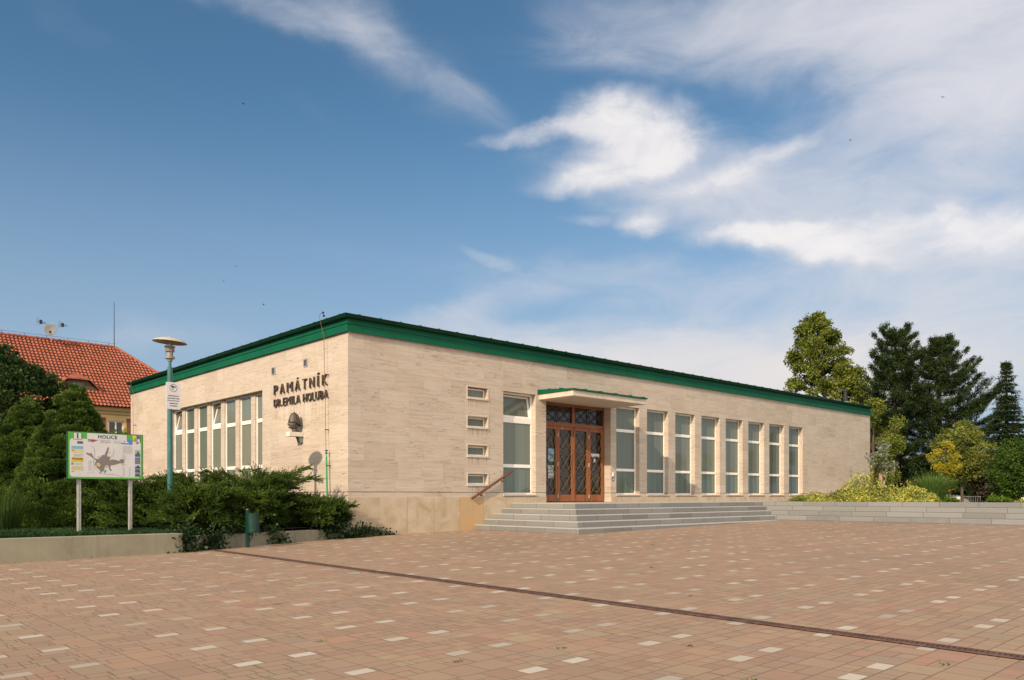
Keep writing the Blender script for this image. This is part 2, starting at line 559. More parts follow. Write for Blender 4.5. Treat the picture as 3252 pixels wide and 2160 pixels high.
def paving():
    m, t = new_mat('paving')
    tc = t.n('ShaderNodeTexCoord').outputs['Object']
    sp = t.n('ShaderNodeSeparateXYZ', None, i0=tc)
    x, y = sp.outputs[0], sp.outputs[1]
    wob = t.noise(tc, 2.2, 2, .5)
    uv = t.n('ShaderNodeCombineXYZ', None, i0=x, i1=t.m('ADD', y, -0.0105)).outputs[0]
    wv = t.n('ShaderNodeVectorMath', {'operation': 'SCALE'}, i0=wob.outputs['Color'])
    wv.inputs['Scale'].default_value = .012
    uv = t.n('ShaderNodeVectorMath', {'operation': 'ADD'}, i0=uv, i1=wv.outputs[0]).outputs[0]

    def bricks(w, h, off, sq, sf, ofr=2, vec=uv, ms=.0035):
        b = t.n('ShaderNodeTexBrick', {'offset': off, 'offset_frequency': ofr, 'squash': sq, 'squash_frequency': sf}, Vector=vec, Scale=1.0,
                Color1=(0, 0, 0, 1), Color2=(1, 1, 1, 1))
        b.inputs['Mortar Size'].default_value = ms
        b.inputs['Mortar Smooth'].default_value = .2
        b.inputs['Brick Width'].default_value = w
        b.inputs['Row Height'].default_value = h
        return b
    b1 = bricks(.235, .125, .37, .62, 3, 2, ms=.0045)
    b2 = bricks(.25, .25, .5, .8, 2, 2, ms=.0045)
    # larger square stones are set among the small ones in patches of one stone each
    cellx = t.m('FLOOR', t.m('DIVIDE', x, .25))
    sel = t.m('GREATER_THAN', b2.outputs[0], .64)
    rnd = t.m('ADD', t.m('MULTIPLY', b1.outputs[0], t.m('SUBTRACT', 1.0, sel)), t.m('MULTIPLY', t.m('FRACT', t.m('MULTIPLY', b2.outputs[0], 7.3)), sel))
    jf = t.m('MAXIMUM', t.m('MULTIPLY', b1.outputs['Fac'], t.m('SUBTRACT', 1.0, sel)), b2.outputs['Fac'])
    c = t.ramp(rnd, [(0.0, (.262, .166, .118)), (.22, (.285, .19, .133)), (.45, (.305, .207, .142)), (.62, (.295, .212, .148)), (.76, (.322, .194, .133)),
                     (.86, (.315, .245, .152)), (.93, (.258, .19, .145)), (1.0, (.335, .185, .128))])
    n1 = t.noise(tc, 1.1, 5, .6)
    n2 = t.noise(tc, 120, 3, .7)
    n3 = t.noise(tc, .33, 4, .55, .4)
    c = t.mix(t.m('MULTIPLY', t.sstep(n1.outputs[0], .35, .7), .35), c, (.255, .185, .135))
    c = t.mix(t.m('MULTIPLY', t.sstep(n3.outputs[0], .5, .7), .3), c, (.275, .205, .14))
    c = t.mix(t.m('MULTIPLY', t.sstep(n2.outputs[0], .5, .75), .25), c, (.20, .13, .095))
    jc = t.mix(t.sstep(n1.outputs[0], .42, .66), (.125, .09, .062), (.115, .10, .055))
    n5 = t.noise(tc, .16, 5, .6, .8)
    c = t.mix(t.m('MULTIPLY', t.sstep(n5.outputs[0], .46, .72), .5), c, (.20, .145, .105))
    n6 = t.noise(tc, 2.6, 6, .7, 1.2)
    c = t.mix(t.m('MULTIPLY', t.sstep(n6.outputs[0], .62, .74), .45), c, (.17, .125, .09))
    jvis = t.m('MULTIPLY', jf, t.m('ADD', .55, t.m('MULTIPLY', .45, t.sstep(n1.outputs[0], .3, .7))))
    c = t.mix(jvis, c, jc)
    # light stones laid in pairs on a regular net
    fx = t.m('FLOORED_MODULO', t.m('ADD', x, 5.705), 1.195)
    fy = t.m('FLOORED_MODULO', t.m('ADD', y, 14.235), .75)
    inx1 = t.m('MULTIPLY', t.m('GREATER_THAN', fx, .003), t.m('LESS_THAN', fx, .175))
    inx2 = t.m('MULTIPLY', t.m('GREATER_THAN', fx, .40), t.m('LESS_THAN', fx, .572))
    iny = t.m('LESS_THAN', fy, .112)
    lt = t.m('MULTIPLY', t.m('ADD', inx1, inx2), iny)
    side = t.m('ADD', t.m('FLOOR', t.m('DIVIDE', t.m('ADD', x, 5.705), .5975)), t.m('MULTIPLY', t.m('FLOOR', t.m('DIVIDE', t.m('ADD', y, 14.235), .75)), 31.7))
    wn = t.n('ShaderNodeTexWhiteNoise', {'noise_dimensions': '1D'}, W=side)
    lcol = t.ramp(wn.outputs[0], [(0, (.31, .27, .22)), (.5, (.38, .34, .285)), (1, (.44, .40, .34))])
    lcol = t.mix(t.m('MULTIPLY', t.sstep(n2.outputs[0], .42, .7), .35), lcol, (.37, .32, .27))
    lcol = t.mix(t.m('MULTIPLY', t.sstep(n1.outputs[0], .55, .75), .5), lcol, (.40, .31, .235))
    c = t.mix(lt, c, lcol)
    bs = t.n('ShaderNodeBsdfPrincipled', None, Base_Color=c, Roughness=.8)
    bs.inputs['Specular IOR Level'].default_value = .25
    h = t.m('SUBTRACT', t.m('ADD', t.m('MULTIPLY', rnd, .35), t.m('MULTIPLY', n2.outputs[0], .25)), t.m('MULTIPLY', jf, 1.0))
    bm = t.n('ShaderNodeBump', None, Height=h, Strength=.45, Distance=.006)
    t.set(bs, 'Normal', bm.outputs[0])
    finish(t, bs)
    return m


def concrete(name, base, dark):
    m, t = new_mat(name)
    tc = t.n('ShaderNodeTexCoord').outputs['Object']
    sp = t.n('ShaderNodeSeparateXYZ', None, i0=tc)
    n1 = t.noise(tc, 1.6, 6, .65, .4)
    n2 = t.noise(t.mapping(tc, scale=(8, 8, .5)), 1.0, 5, .6)
    n3 = t.noise(tc, 60, 4, .7)
    c = t.ramp(n1.outputs[0], [(.3, tuple(.82 * b for b in base)), (.7, tuple(1.12 * b for b in base))])
    c = t.mix(t.m('MULTIPLY', t.sstep(n2.outputs[0], .5, .75), .5), c, dark)
    c = t.mix(t.m('MULTIPLY', t.sstep(n3.outputs[0], .5, .72), .3), c, tuple(.6 * b for b in base))
    bs = t.n('ShaderNodeBsdfPrincipled', None, Base_Color=c, Roughness=.85)
    bm = t.n('ShaderNodeBump', None, Height=n3.outputs[0], Strength=.4, Distance=.01)
    t.set(bs, 'Normal', bm.outputs[0])
    finish(t, bs)
    return m


def window_glass():
    m, t = new_mat('window_glass')
    tc = t.n('ShaderNodeTexCoord').outputs['Object']
    sp = t.n('ShaderNodeSeparateXYZ', None, i0=tc)
    al = t.m('ADD', sp.outputs[0], sp.outputs[1])
    n1 = t.noise(t.mapping(tc, scale=(9, 9, .15)), 1.0, 4, .6)
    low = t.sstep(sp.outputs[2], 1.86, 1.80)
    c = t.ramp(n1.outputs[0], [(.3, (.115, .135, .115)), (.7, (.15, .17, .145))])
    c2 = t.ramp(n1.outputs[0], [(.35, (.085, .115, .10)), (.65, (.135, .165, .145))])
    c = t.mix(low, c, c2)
    oi = t.n('ShaderNodeObjectInfo').outputs['Random']
    c = t.mix(1.0, c, t.ramp(oi, [(0, (.80, .82, .84)), (1, (1.18, 1.15, 1.10))]), 'MULTIPLY')
    bs = t.n('ShaderNodeBsdfPrincipled', None, Base_Color=c, Roughness=.07, IOR=1.5)
    nb = t.noise(tc, .7, 2, .5)
    bm = t.n('ShaderNodeBump', None, Height=nb.outputs[0], Strength=.12, Distance=.05)
    t.set(bs, 'Normal', bm.outputs[0])
    finish(t, bs)
    return m


def dark_glass():
    m, t = new_mat('dark_glass')
    tc = t.n('ShaderNodeTexCoord').outputs['Object']
    n1 = t.noise(tc, 1.1, 4, .6)
    c = t.ramp(n1.outputs[0], [(.35, (.012, .010, .009)), (.6, (.045, .037, .03)), (.75, (.075, .06, .048))])
    bs = t.n('ShaderNodeBsdfPrincipled', None, Base_Color=c, Roughness=.05, IOR=1.55)
    nb = t.noise(tc, .9, 2, .5)
    bm = t.n('ShaderNodeBump', None, Height=nb.outputs[0], Strength=.05, Distance=.05)
    t.set(bs, 'Normal', bm.outputs[0])
    finish(t, bs)
    return m


TRAV, PLIN, GRAN, PAVE = travertine(), plinth_mat(), granite(), paving()
GRAN_T = granite('sunlit_tread_granite', (.50, .48, .43))  # treads and chamfers painted paler: sunlight put into the granite colour
CONC = concrete('concrete', (.232, .215, .155), (.13, .115, .075))
GLASS, DGLASS = window_glass(), dark_glass()
WHITE = pmat('white_window_paint', (.78, .75, .69), .4, .03, 8)
GREEN = pmat('green_sheet_metal', (.001, .088, .042), .5, .12, 1.2, spec=.18, stretch=(1, 1, .4))
GREEN_D = pmat('shaded_gutter_green', (.001, .040, .018), .45, .15, 1.4, spec=.25)  # gutter green darkened: shade on its underside put into the colour
WOOD = pmat('varnished_wood', (.245, .082, .028), .38, .25, 3.0, stretch=(8, 8, .6))
BRASS = pmat('grille_metal', (.22, .135, .05), .4, .2, 9, metal=.7)
BRONZE = pmat('bronze', (.085, .070, .056), .5, .25, 14, .25, 80, metal=.35)
STEEL = pmat('galvanised_steel', (.40, .385, .36), .5, .12, 12, metal=.3)
LEDGE = pmat('white_stone', (.66, .62, .54), .6, .08, 9, .1)
SILLM = pmat('reddish_sill_stone', (.44, .34, .28), .6, .12, 14)
CANO = pmat('canopy_stone', (.56, .47, .38), .6, .10, 3, .1, 70)
SOFF = pmat('canopy_soffit', (.52, .44, .36), .8, .06, 4)
RUST = pmat('painted_rust_red', (.115, .038, .024), .5, .2, 10)
BLACK = pmat('black_rubber', (.02, .02, .02), .6, .2, 10)
SOIL = pmat('soil', (.05, .038, .025), .95, .3, 9, .5, 40)
LAWN = pmat('lawn', (.055, .085, .022), .95, .35, 3, .6, 60)
LAMPG = pmat('teal_lamp_paint', (.035, .13, .135), .4, .12, 6)
HATM = pmat('lamp_cream_enamel', (.40, .36, .285), .5, .06, 6)
LGREY = pmat('lamp_grey', (.24, .225, .195), .5, .1, 10)
BINM = pmat('bin_green_paint', (.004, .032, .025), .38, .2, 8)


def ground_z(x):
    return .0150 * (x - 4.04)


# ------------------------------------------------------------------ setting: ground, plaza, beds
b = MB()
b.face([(-900, -900, -1.6), (900, -900, -1.6), (900, 900, -1.6), (-900, 900, -1.6)])
tag(b.build('ground', LAWN), 'wide green ground beyond the square', 'ground', kind='structure')
b = MB()
b.face([(-60, -70, ground_z(-60)), (13.95, -70, ground_z(13.95)), (13.95, .01, ground_z(13.95)), (-60, .01, ground_z(-60))])
tag(b.build('pavement', PAVE), 'reddish paved square with pale stones set in pairs', 'paving', kind='structure')

# five courses of granite: steps before the entrance that turn the corner and run on as a stepped wall
X1, PS, RIS, TRD, XR = 4.041, 3.933, .1497, .345, 13.76
STP = empty('entrance_steps', (X1, -PS, 0), 'broad grey granite steps up to the entrance, running on as a stepped wall', 'steps')
YEND = -26.0
for k in range(5):
    x0, y0, xr = X1 + TRD * k, -PS + TRD * k, XR + TRD * k
    z0, z1 = (-.6 if k == 0 else RIS * k), RIS * (k + 1)
    b = MB()
    path = [(x0, -.004), (x0, y0), (xr, y0), (xr, YEND)]
    s = k * .43
    inn = TRD + .02 if k < 4 else .36
    pin = [(x0 + inn, -.004), (x0 + inn, y0 + inn), (xr + inn, y0 + inn), (xr + inn, YEND)]
    for i in range(3):
        p, q = path[i], path[i + 1]
        pi, qi = pin[i], pin[i + 1]
        L = math.hypot(q[0] - p[0], q[1] - p[1])
        v0, v1 = z0, z1 - .001
        # riser with a small chamfer, then the tread
        nx, ny = (q[1] - p[1]) / L, -(q[0] - p[0]) / L
        e = .022
        pe = (p[0] - 0 * nx, p[1]), (q[0], q[1])
        fr = lambda P, Q, f: (P[0] + (Q[0] - P[0]) * f, P[1] + (Q[1] - P[1]) * f)
        b.face([(*p, z0), (*q, z0), (*q, z1 - e), (*p, z1 - e)], 0, [(s, v0), (s + L, v0), (s + L, v1 - e), (s, v1 - e)])
        ft = e / inn
        p2, q2 = fr(p, pi, ft), fr(q, qi, ft)
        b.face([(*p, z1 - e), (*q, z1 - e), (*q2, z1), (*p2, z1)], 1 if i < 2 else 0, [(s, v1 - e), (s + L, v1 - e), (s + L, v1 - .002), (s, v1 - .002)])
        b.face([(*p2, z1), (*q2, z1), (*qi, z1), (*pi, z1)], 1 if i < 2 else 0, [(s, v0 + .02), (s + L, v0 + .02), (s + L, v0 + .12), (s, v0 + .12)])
        s += L
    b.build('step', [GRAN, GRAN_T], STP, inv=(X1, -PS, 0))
b = MB()
zt = RIS * 5 - .004
b.face([(X1 + 4 * TRD + .3, -PS + 4 * TRD + .3, zt), (34, -PS + 4 * TRD + .3, zt), (34, .31, zt), (X1 + 4 * TRD + .3, .31, zt)])
tag(b.build('terrace_floor', pmat('terrace_slabs', (.36, .33, .29), .8, .1, 4, .1)), 'granite slabs before the entrance door', 'terrace', kind='structure')
b = MB()
lx = (15.40, 22.5, 27.0, 300)
lz = (.70, .66, -.50, -.50)
for i in range(3):
    b.face([(lx[i], -120, lz[i]), (lx[i + 1], -120, lz[i + 1]), (lx[i + 1], -2.2 if i < 2 else 200, lz[i + 1]), (lx[i], -2.2 if i < 2 else 200, lz[i])])
tag(b.build('lawn', LAWN), 'lawn strip behind the stepped granite wall, falling away to the street', 'lawn', kind='structure')

# planting bed at the left
b = MB()
BED = [(-30, -1.5), (-4.62, -1.5), (-4.4, -1.2), (0.0, .0), (0.0, 17), (-30, 60)]
b.face([(x, y, .215 if y < 1 else .26) for x, y in BED])
tag(b.build('bed_ground', SOIL), 'dark soil bed along the building', 'bed', kind='structure')

PW = empty('planter_wall', (-4.6, -1.5, ground_z(-4.6)), 'low weathered concrete wall holding the planting bed in front of the junipers', 'low wall')
b = MB()
b.prism([(-30, -1.65), (-4.60, -1.65), (-4.60, -1.42), (-30, -1.42)], -.9, .240)
b.build('wall_section', CONC, PW, inv=PW.location, bevel=.012)
b = MB()
b.prism([(-4.595, -1.40), (1.25, .05), (1.25, .2), (-.1, .02), (-4.595, -1.20)], -.9, .165)
b.build('wall_section', CONC, PW, inv=PW.location, bevel=.012)

# drain
b = MB()
D0, D1 = Vector((-4.02, -1.75, 0)), Vector((-4.60, -24, 0))
dd = (D1 - D0).normalized()
dn = Vector((-dd.y, dd.x, 0)) * .052
for a, c, h in ((D0, D1, .006),):
    p = [a - dn, a + dn, c + dn, c - dn]
    b.face([(q.x, q.y, ground_z(q.x) + h) for q in p])
L = (D1 - D0).length
nb = int(L / .035)
for i in range(nb):
    q = D0 + dd * (i * .035 + .01)
    e = dd * .017
    ps = [q - dn * .8, q + dn * .8, q + dn * .8 + e, q - dn * .8 + e]
    b.add([(w.x, w.y, ground_z(w.x) + hh) for hh in (.007, .016) for w in ps], [(4, 5, 6, 7), (0, 1, 5, 4), (1, 2, 6, 5), (2, 3, 7, 6), (3, 0, 4, 7)])
for sgn in (-1, 1):
    o = dn * sgn
    ps = [D0 + o * .82, D0 + o, D1 + o, D1 + o * .82]
    b.add([(w.x, w.y, ground_z(w.x) + hh) for hh in (.007, .018) for w in ps], [(4, 5, 6, 7), (0, 1, 5, 4), (1, 2, 6, 5), (2, 3, 7, 6), (3, 0, 4, 7)])
tag(b.build('drain_grate', pmat('rusty_iron', (.085, .048, .040), .7, .3, 14, .2)), 'long narrow rusty drain grate crossing the paved square', 'drain')

# ------------------------------------------------------------------ the memorial building
LX, LY, ZT = 30.0, 16.142, 5.02
BL = (15.0, 8.0, 0.0)
BLD = empty('memorial_hall', BL, 'single-storey pale travertine hall with green metal eaves and tall windows', 'building')


def part(b, name, mats, **k):
    return b.build(name, mats, BLD, inv=BL, **k)


def TR(side):
    return (lambda a, d, z: (a, d, z)) if side == 'r' else (lambda a, d, z: (d, a, z))


def fbox(b, side, a0, a1, d0, d1, z0, z1, mi=0):
    if side == 'r':
        b.box(a0, a1, d0, d1, z0, z1, mi)
    else:
        b.box(d0, d1, a0, a1, z0, z1, mi)


def facade(side, L, ops, z0, z1):
    """wall front with openings and their reveals; ops = (a0, a1, z0, z1, depth)"""
    T = TR(side)
    b = MB()
    xs = sorted({0.0, L, *[o[0] for o in ops], *[o[1] for o in ops]})
    zs = sorted({z0, z1, *[o[2] for o in ops], *[o[3] for o in ops]})
    for i in range(len(xs) - 1):
        for j in range(len(zs) - 1):
            ca, cz = (xs[i] + xs[i + 1]) / 2, (zs[j] + zs[j + 1]) / 2
            if any(o[0] < ca < o[1] and o[2] < cz < o[3] for o in ops):
                continue
            q = [(xs[i], zs[j]), (xs[i + 1], zs[j]), (xs[i + 1], zs[j + 1]), (xs[i], zs[j + 1])]
            b.face([T(a, 0, z) for a, z in q])
    for a0, a1, za, zb, d in ops:
        b.face([T(a0, 0, za), T(a0, 0, zb), T(a0, d, zb), T(a0, d, za)])
        b.face([T(a1, 0, za), T(a1, d, za), T(a1, d, zb), T(a1, 0, zb)])
        b.face([T(a0, 0, zb), T(a1, 0, zb), T(a1, d, zb), T(a0, d, zb)])
        if za > z0:
            b.face([T(a0, 0, za), T(a0, d, za), T(a1, d, za), T(a1, 0, za)])
    return b


WZ0, WZ1 = .984, 3.953
WX = [10.218 + 1.6547 * i for i in range(8)]
WW = 1.2344
DX0, DX1, DZ1 = 6.90, 9.93, 3.86
SW = [(3.80, 4.54, 3.672, 3.988), (3.80, 4.54, 2.858, 3.150), (3.80, 4.54, 2.052, 2.354), (3.80, 4.54, 1.250, 1.552)]
ops = [(5.14, 6.46, WZ0, 3.985, .235), (DX0, DX1, .75, DZ1, .34)] + [(x, x + WW, WZ0, WZ1, .235) for x in WX] + [(*s, .20) for s in SW]
part(facade('r', LX, ops, .75, ZT), 'wall', TRAV)
LW0, LW1, LWZ1 = 4.66, 12.05, 4.00
part(facade('l', LY, [(LW0, LW1, WZ0, LWZ1, .26)], .75, ZT), 'wall', TRAV)
b = MB()
b.face([(LX, 0, -.6), (LX, LY, -.6), (LX, LY, ZT), (LX, 0, ZT)])
b.face([(LX, LY, -.6), (0, LY, -.6), (0, LY, ZT), (LX, LY, ZT)])
part(b, 'wall', TRAV)
# base courses: plinth 2 cm proud of the wall
b = MB()
b.box(-.02, DX0 - .001, -.02, .30, -.6, .915)
b.box(DX1 + .001, LX + .02, -.02, .30, -.6, .915)
b.box(-.02, .30, .301, LY + .02, -.6, .915)
part(b, 'plinth', PLIN, bevel=.006)


# windows -----------------------------------------------------------------
def window(side, a0, a1, z0, z1, d, transoms, name='window', tilt=None, fw=.055, sill=True):
    b = MB()
    fd = .05
    fbox(b, side, a0, a0 + fw, d, d + fd, z0, z1)
    fbox(b, side, a1 - fw, a1, d, d + fd, z0, z1)
    fbox(b, side, a0 + fw, a1 - fw, d, d + fd, z0, z0 + fw)
    fbox(b, side, a0 + fw, a1 - fw, d, d + fd, z1 - fw, z1)
    for ta, tb in transoms:
        fbox(b, side, a0 + fw, a1 - fw, d - .004, d + fd, ta, tb)
    w = part(b, name, WHITE, bevel=.006)
    T = TR(side)
    zs = [z0 + fw] + [v for ta, tb in transoms for v in (ta, tb)] + [z1 - fw]
    zs.sort()
    g = MB()
    for i in range(0, len(zs), 2):
        if tilt and i == len(zs) - 2:
            continue
        g.face([T(a0 + fw, d + .02, zs[i]), T(a1 - fw, d + .02, zs[i]), T(a1 - fw, d + .02, zs[i + 1]), T(a0 + fw, d + .02, zs[i + 1])])
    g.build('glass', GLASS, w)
    if tilt:
        # bottom-hung sash tipped inwards at the top, dark room behind it
        zb, ztp = zs[-2], zs[-1]
        sb, sg, sh = MB(), MB(), MB()
        ang = tilt
        def S(a, off, zz):
            h = zz - zb
            return T(a, d + .012 + off * math.cos(ang) + h * math.sin(ang), zb + .004 + h * math.cos(ang) - off * math.sin(ang))
        def sbox(aa, ab, za, zb_):
            vs = [S(a, o_, z_) for z_ in (za, zb_) for o_ in (0, .045) for a in (aa, ab)]
            sb.add(vs, [(0, 2, 3, 1), (4, 5, 7, 6), (0, 1, 5, 4), (2, 6, 7, 3), (0, 4, 6, 2), (1, 3, 7, 5)])
        A0, A1 = a0 + fw + .004, a1 - fw - .004
        sbox(A0, A0 + .06, zb, ztp)
        sbox(A1 - .06, A1, zb, ztp)
        sbox(A0 + .06, A1 - .06, zb, zb + .06)
        sbox(A0 + .06, A1 - .06, ztp - .06, ztp)
        sg.face([S(A0 + .06, .02, zb + .06), S(A1 - .06, .02, zb + .06), S(A1 - .06, .02, ztp - .06), S(A0 + .06, .02, ztp - .06)])
        dd_ = d + .42
        sh.face([T(a0, dd_, zb - .05), T(a1, dd_, zb - .05), T(a1, dd_, ztp + .1), T(a0, dd_, ztp + .1)])
        for a in (a0 + fw * .5, a1 - fw * .5):
            sh.face([T(a, d + .05, zb - .05), T(a, dd_, zb - .05), T(a, dd_, ztp + .1), T(a, d + .05, ztp + .1)])
        sb.build('tilted_sash', WHITE, w)
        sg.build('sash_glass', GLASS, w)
        sh.build('inner_reveal', CANO, w)
    if sill:
        sb = MB()
        fbox(sb, side, a0 - .015, a1 + .015, -.045, d + .01, z0 - .038, z0 + .003)
        sb.build('sill', SILLM, w, bevel=.004)
    return w


def copy_part(o, off, parent=None):
    c = o.copy()
    COL.objects.link(c)
    if parent is not None:
        c.parent = parent
    else:
        c.location = Vector(o.location) + Vector(off)
    for ch in o.children:
        copy_part(ch, off, c)
    return c


TRS = [(1.775, 1.865), (3.10, 3.20)]
w0 = window('r', WX[0], WX[0] + WW, WZ0, WZ1, .165, TRS)
for i in range(1, 8):
    copy_part(w0, (WX[i] - WX[0], 0, 0))
window('r', 5.14, 6.46, WZ0, 3.985, .165, [(1.78, 1.88), (3.10, 3.25)], tilt=R_(9))
sw = window('r', SW[0][0], SW[0][1], SW[0][2] + .02, SW[0][3] - .02, .14, [], fw=.042, sill=False)
b = MB()
for z in (SW[0][2], ):
    b.box(SW[0][0] - .03, SW[0][1] + .03, -.03, .13, z - .028, z + .019)
    b.box(SW[0][0] - .03, SW[0][0] - .001, -.014, .0, z + .019, SW[0][3] + .03)
    b.box(SW[0][1] + .001, SW[0][1] + .03, -.014, .0, z + .019, SW[0][3] + .03)
    b.box(SW[0][0] - .001, SW[0][1] + .001, -.014, .0, SW[0][3] + .001, SW[0][3] + .03)
b.build('stone_frame', CANO, sw, bevel=.003)
for s_ in SW[1:]:
    copy_part(sw, (0, 0, s_[2] - SW[0][2]))

# left front: seven lights between stone mullions
NP, MW = 7, .285
pit = (LW1 - LW0 + MW) / NP
for i in range(NP):
    a0 = LW0 + pit * i
    a1 = a0 + pit - MW
    window('l', a0, a1, WZ0, LWZ1, .205, [(1.775, 1.875), (3.12, 3.235)], tilt=R_(13) if i in (3, 6) else None, sill=(i == -1))
    if i < NP - 1:
        b = MB()
        b.box(.165, .262, a1, a0 + pit, WZ0, LWZ1 - .001)
        part(b, 'mullion', TRAV, bevel=.004)
b = MB()
b.box(-.045, .204, LW0 - .015, LW1 + .015, WZ0 - .04, WZ0 - .001)
part(b, 'sill', SILLM)

# entrance door --------------------------------------------------------------
dy = .27
b = MB()
MU = (DX0 + DX1) / 2
TZ0, TZ1 = 3.13, 3.26
b.box(DX0, DX0 + .06, dy, dy + .09, .75, DZ1)
b.box(DX1 - .06, DX1, dy, dy + .09, .75, DZ1)
b.box(DX0 + .06, DX1 - .06, dy, dy + .09, DZ1 - .09, DZ1)
b.box(DX0 + .06, DX1 - .06, dy - .01, dy + .09, TZ0, TZ1)
b.box(MU - .055, MU + .055, dy - .006, dy + .09, TZ1, DZ1 - .09)
DOOR = part(b, 'entrance_door', WOOD, bevel=.006)
lw = (DX1 - DX0 - .12) / 4
g = MB()
g.face([(DX0 + .06, dy + .05, .76), (DX1 - .06, dy + .05, .76), (DX1 - .06, dy + .05, DZ1 - .05), (DX0 + .06, dy + .05, DZ1 - .05)])
g.build('glass', DGLASS, DOOR)
leaf_x = [DX0 + .06 + lw * i for i in range(5)]


def ring_pts(cx, cz, rx, rz, y, n=28):
    return [(cx + rx * math.cos(2 * math.pi * k / n), y, cz + rz * math.sin(2 * math.pi * k / n)) for k in range(n + 1)]


for i in range(4):
    a, c = leaf_x[i] + .004, leaf_x[i + 1] - .004
    b = MB()
    sw_ = .085
    zb0, zb1 = .765, TZ0 - .005
    b.box(a, a + sw_, dy - .012, dy + .045, zb0, zb1)
    b.box(c - sw_, c, dy - .012, dy + .045, zb0, zb1)
    b.box(a + sw_, c - sw_, dy - .012, dy + .045, zb0, .985)
    b.box(a + sw_, c - sw_, dy - .012, dy + .045, zb1 - .10, zb1)
    if i == 1:
        b.box(c - .02, c + .028, dy - .03, dy - .012, zb0 + .02, zb1 - .02)
    b.build('door_leaf', WOOD, DOOR, bevel=.008)
    b = MB()
    ga, gc, gz0, gz1 = a + sw_, c - sw_, .985, zb1 - .10
    hm = (gz1 - gz0) / 3
    for q in range(3):
        cx, cz = (ga + gc) / 2, gz0 + hm * (q + .5)
        b.tube(ring_pts(cx, cz, (gc - ga) * .44, hm * .36, dy + .012), .0085, 6, caps=False)
        b.tube([(ga, dy + .012, gz0 + hm * q), (gc, dy + .012, gz0 + hm * (q + 1))], .0085, 6)
        b.tube([(gc, dy + .018, gz0 + hm * q), (ga, dy + .018, gz0 + hm * (q + 1))], .0085, 6)
        if q:
            b.tube([(ga, dy + .03, gz0 + hm * q), (gc, dy + .03, gz0 + hm * q)], .005, 6)
    for xx in (ga + .008, gc - .008):
        b.tube([(xx, dy + .012, gz0), (xx, dy + .012, gz1)], .008, 6)
    b.build('grille', BRASS, DOOR)
    # transom light above
    b = MB()
    ta = leaf_x[i] + (.055 if i == 2 else .0)
    tcx = leaf_x[i + 1] - (.055 if i == 1 else .0)
    cx, cz, hz = (ta + tcx) / 2, (TZ1 + DZ1 - .09) / 2, (DZ1 - .09 - TZ1) / 2
    b.tube(ring_pts(cx, cz, (tcx - ta) * .42, hz * .82, dy + .012), .0095, 6, caps=False)
    b.tube([(ta, dy + .012, cz - hz), (tcx, dy + .012, cz + hz)], .0095, 6)
    b.tube([(tcx, dy + .018, cz - hz), (ta, dy + .018, cz + hz)], .0095, 6)
    for xx in (ta + .008, tcx - .008):
        b.tube([(xx, dy + .012, cz - hz), (xx, dy + .012, cz + hz)], .008, 6)
    b.build('grille', pmat('dark_grille_metal', (.05, .033, .02), .45, .2, 9, metal=.5) if i == 0 else bpy.data.materials['dark_grille_metal'], DOOR)
for z in (.93, 1.95, 2.86):
    for x in (leaf_x[1] + .0, leaf_x[3] - .0):
        b = MB()
        b.tube([(x, dy - .022, z - .065), (x, dy - .022, z + .065)], .012, 8)
        b.box(x - .028, x + .028, dy - .018, dy - .013, z - .055, z + .055)
        b.build('hinge', STEEL, DOOR)
b = MB()
b.box(MU + .045, MU + .075, dy - .022, dy - .013, 1.72, 1.90)
b.tube([(MU + .06, dy - .02, 1.84), (MU + .06, dy - .07, 1.84), (MU + .17, dy - .07, 1.84)], .010, 8)
b.build('handle', BRASS, DOOR)
PAPER = pmat('paper', (.62, .62, .60), .7, .03)
b = MB()
b.box(leaf_x[3] + .10, leaf_x[4] - .16, dy + .035, dy + .038, 2.22, 2.33)
b.build('sticker', PAPER, DOOR)
b = MB()
b.box(leaf_x[4] - .155, leaf_x[4] - .085, dy + .033, dy + .036, 2.235, 2.32)
b.build('sticker', pmat('red_sticker', (.45, .04, .04), .6), DOOR)
b = MB()
b.box(leaf_x[3] + .27, leaf_x[3] + .37, dy + .035, dy + .038, 2.05, 2.16)
b.build('sticker', PAPER, DOOR)
b = MB()
b.box(leaf_x[0] + .33, leaf_x[1] - .13, dy + .035, dy + .038, 2.02, 2.42)
b.build('poster', pmat('blue_poster', (.22, .36, .46), .6, .4, 7), DOOR)
b = MB()
b.box(leaf_x[0] + .33, leaf_x[1] - .14, dy + .035, dy + .038, 1.50, 1.90)
b.build('poster', pmat('grey_poster', (.38, .42, .42), .6, .5, 9), DOOR)
# bell box and blue plate beside the door
b = MB()
b.box(10.012, 10.052, -.03, -.001, 1.60, 1.72)
part(b, 'bell_box', WHITE)
b = MB()
b.box(10.00, 10.10, -.012, -.001, 1.44, 1.57)
pl_ = part(b, 'wheelchair_plate', pmat('blue_plate', (.02, .055, .19), .4))
b = MB()
b.tube(ring_pts(10.048, 1.485, .024, .024, -.015, 14), .005, 5, caps=False)
b.tube([(10.04, -.015, 1.545), (10.045, -.015, 1.505), (10.07, -.015, 1.50), (10.08, -.015, 1.465)], .006, 5)
b.build('wheelchair_symbol', WHITE, pl_)

